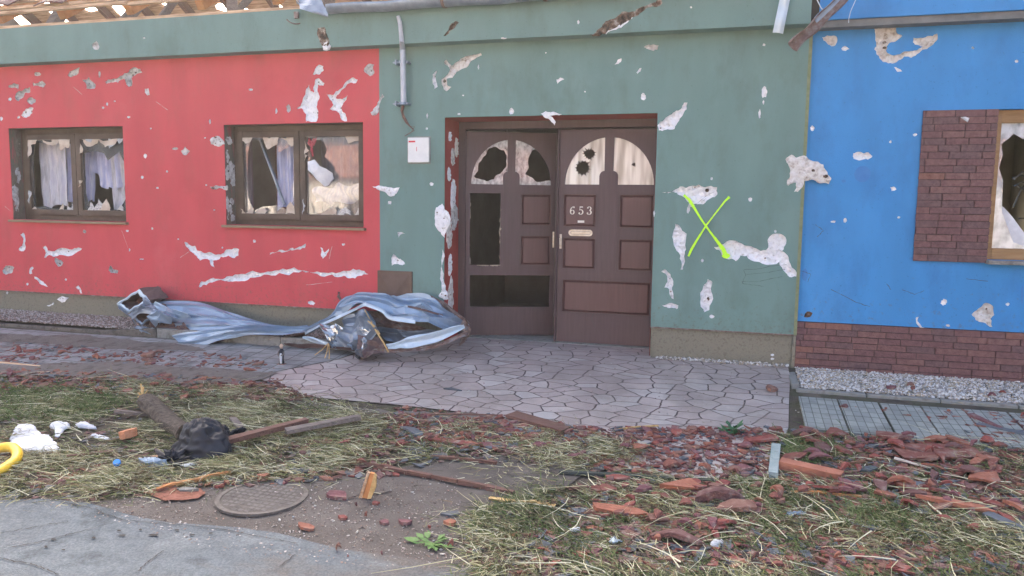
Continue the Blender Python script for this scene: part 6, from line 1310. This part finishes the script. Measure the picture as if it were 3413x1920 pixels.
# -- grass and straw
STR = [mat('straw_%d' % i, (c,), .9, bump=0, spec=.15) for i, c in enumerate([(.36,.34,.18),(.50,.47,.28),(.26,.28,.12),(.62,.60,.42),(.14,.155,.065),(.24,.18,.11),(.09,.08,.06)])]  # darkest tones stand in for shaded gaps between the blades
GRS = [mat('grass_%d' % i, (c,), .85, bump=0, spec=.15) for i, c in enumerate([(.085,.125,.042),(.14,.19,.07),(.05,.065,.03),(.19,.21,.10),(.22,.20,.12)])]
def blades(name, mats, polys, label, l0, l1, wd, rise, cat, zmax=.03, clump=None, up=0.0):
    V = []; F = []; MI = []
    for poly, cnt in polys:
        P = GP('O', poly); xs = [p[0] for p in P]; ys = [p[1] for p in P]; k = 0; tries = 0
        while k < cnt and tries < cnt*14:
            tries += 1; x, y = R.uniform(min(xs), max(xs)), R.uniform(min(ys), max(ys))
            if not inside((x,y), P): continue
            if R.random() < .5: x += R.gauss(0,.11); y += R.gauss(0,.09)
            if any((x-ex_)**2+((y-ey_)*1.1)**2 < er_*er_ for ex_, ey_, er_ in EXC): continue
            nz = noise.noise(Vector((x*2.3,y*2.3,clump or 0)))+.5*noise.noise(Vector((x*7,y*7,clump or 0)))
            if clump is not None and nz < R.uniform(-.30,.42): continue
            k += 1; L_ = R.uniform(l0, l1)*(1.6 if R.random() < .06 else 1); a_ = R.random()*2*PI; w_ = wd*R.uniform(.6,1.3); r_ = rise*R.random(); z = gz(x,y)+.004+R.uniform(0, zmax)*max(.3, .6+nz)
            dx, dy = math.cos(a_), math.sin(a_); bend = R.uniform(-.8,.8); b = len(V)
            for t in (0, .35, .7, 1):
                cx = x+dx*L_*t-dy*bend*L_*t*t; cy = y+dy*L_*t+dx*bend*L_*t*t; cz = z+L_*r_*(t-.55*t*t*(1-up)); ww = w_*(1-.75*t)*.5
                V += [(cx-dy*ww, cy+dx*ww, cz-ww*.5), (cx+dy*ww, cy-dx*ww, cz+ww*.8)]
            mi = R.randrange(len(mats)); F += [(b,b+1,b+3,b+2),(b+2,b+3,b+5,b+4),(b+4,b+5,b+7,b+6)]; MI += [mi, mi, mi]
    me = bpy.data.meshes.new(name); me.from_pydata(V, [], F)
    for m in mats: me.materials.append(m)
    me.polygons.foreach_set('material_index', MI); o = bpy.data.objects.new(name, me); link(o); tag(o, label, cat, kind='stuff')
EXC = [(*ground('O',*q)[:2], r_) for q, r_ in (((508,1135),.20),((440,1162),.07),((60,1120),.13),((110,1130),.10),((10,1140),.12),((0,1180),.08),((40,1170),.06),((293,1165),.035),((430,1045),.09),((410,1020),.06),((325,1110),.05),((650,1118),.04),((700,1105),.04),((590,1132),.04),((800,1096),.05),((860,1086),.04),((160,1085),.05),((230,1085),.04),((2220,1140),.16),((2040,1195),.06),((1975,1185),.03),((1350,1068),.10),((660,1252),.2))]
LG = [(-60,935),(350,950),(620,965),(760,1005),(1000,1050),(1250,1095),(1300,1130),(1130,1150),(980,1190),(760,1208),(540,1225),(250,1262),(-60,1255)]
RG = [(1180,1310),(1290,1255),(1430,1225),(1560,1205),(1960,1215),(2620,1290),(2620,1500),(1200,1500)]
RG2 = [(1960,1090),(2620,1110),(2620,1300),(1960,1220)]
MG = [(980,1048),(1500,1090),(1620,1150),(1500,1200),(1330,1145),(1050,1130)]
blades('grass', GRS, [(LG,8000),(RG,19000),(RG2,2200),(MG,500)], 'trampled green grass on the verge', .02,.065,.0042,.95,'grass',.012, clump=3.0, up=.5)
blades('straw', STR, [([(-60,1000),(350,960),(760,1005),(1000,1050),(1250,1095),(1130,1150),(980,1200),(760,1212),(540,1228),(250,1262),(-60,1255)],15000),(RG,12000),(MG,4600),(RG2,1500),([(1180,1100),(1560,1180),(1900,1230),(1500,1260),(1180,1200)],600)], 'dry yellow hay and straw strewn over the verge', .03,.11,.0034,.4,'straw',.03, clump=11.0)
blades('straw', STR, [([(560,970),(760,1005),(1000,1075),(900,1180),(560,1200),(430,1100)],5200),([(0,1140),(420,1170),(500,1225),(200,1255),(0,1240)],3000)], 'thick tangled hay around the black bag and planks', .04,.15,.0036,.6,'straw',.045, clump=21.0)
blades('stalks', [STR[3], STR[1]], [(LG,260),(RG,260),(RG2,90),(MG,60)], 'long pale hay stalks lying on top', .14,.34,.0046,.25,'straw',.05)
blades('grass', GRS[:2]+[GRS[3]], [([(0,975),(200,985),(330,1010),(250,1060),(0,1060)],2600),([(1965,1100),(2110,1120),(2140,1160),(2000,1180)],900),([(2180,1240),(2330,1310),(2250,1360),(2080,1330)],900)], 'thicker green grass tufts in the verge', .03,.085,.005,1.1,'grass',.012, up=.8)

# ================================================================= HAZE VOLUME (added to imitate the low sun's veiling glare in the lens)
hm = bpy.data.materials.new('glare_haze'); hm.use_nodes = True; t = hm.node_tree
for n in list(t.nodes):
    if n.type == 'BSDF_PRINCIPLED': t.nodes.remove(n)
pv = t.nodes.new('ShaderNodeVolumePrincipled'); pv.inputs['Color'].default_value = (.9,.9,.88,1); pv.inputs['Density'].default_value = .0011; pv.inputs['Anisotropy'].default_value = .5
t.links.new(pv.outputs[0], t.nodes['Material Output'].inputs['Volume'])
mb = MB(); mb.box((-125,-125,-1.6),(125,125,8.5)); o = mb.build('glare_haze', hm); tag(o, kind='stuff')
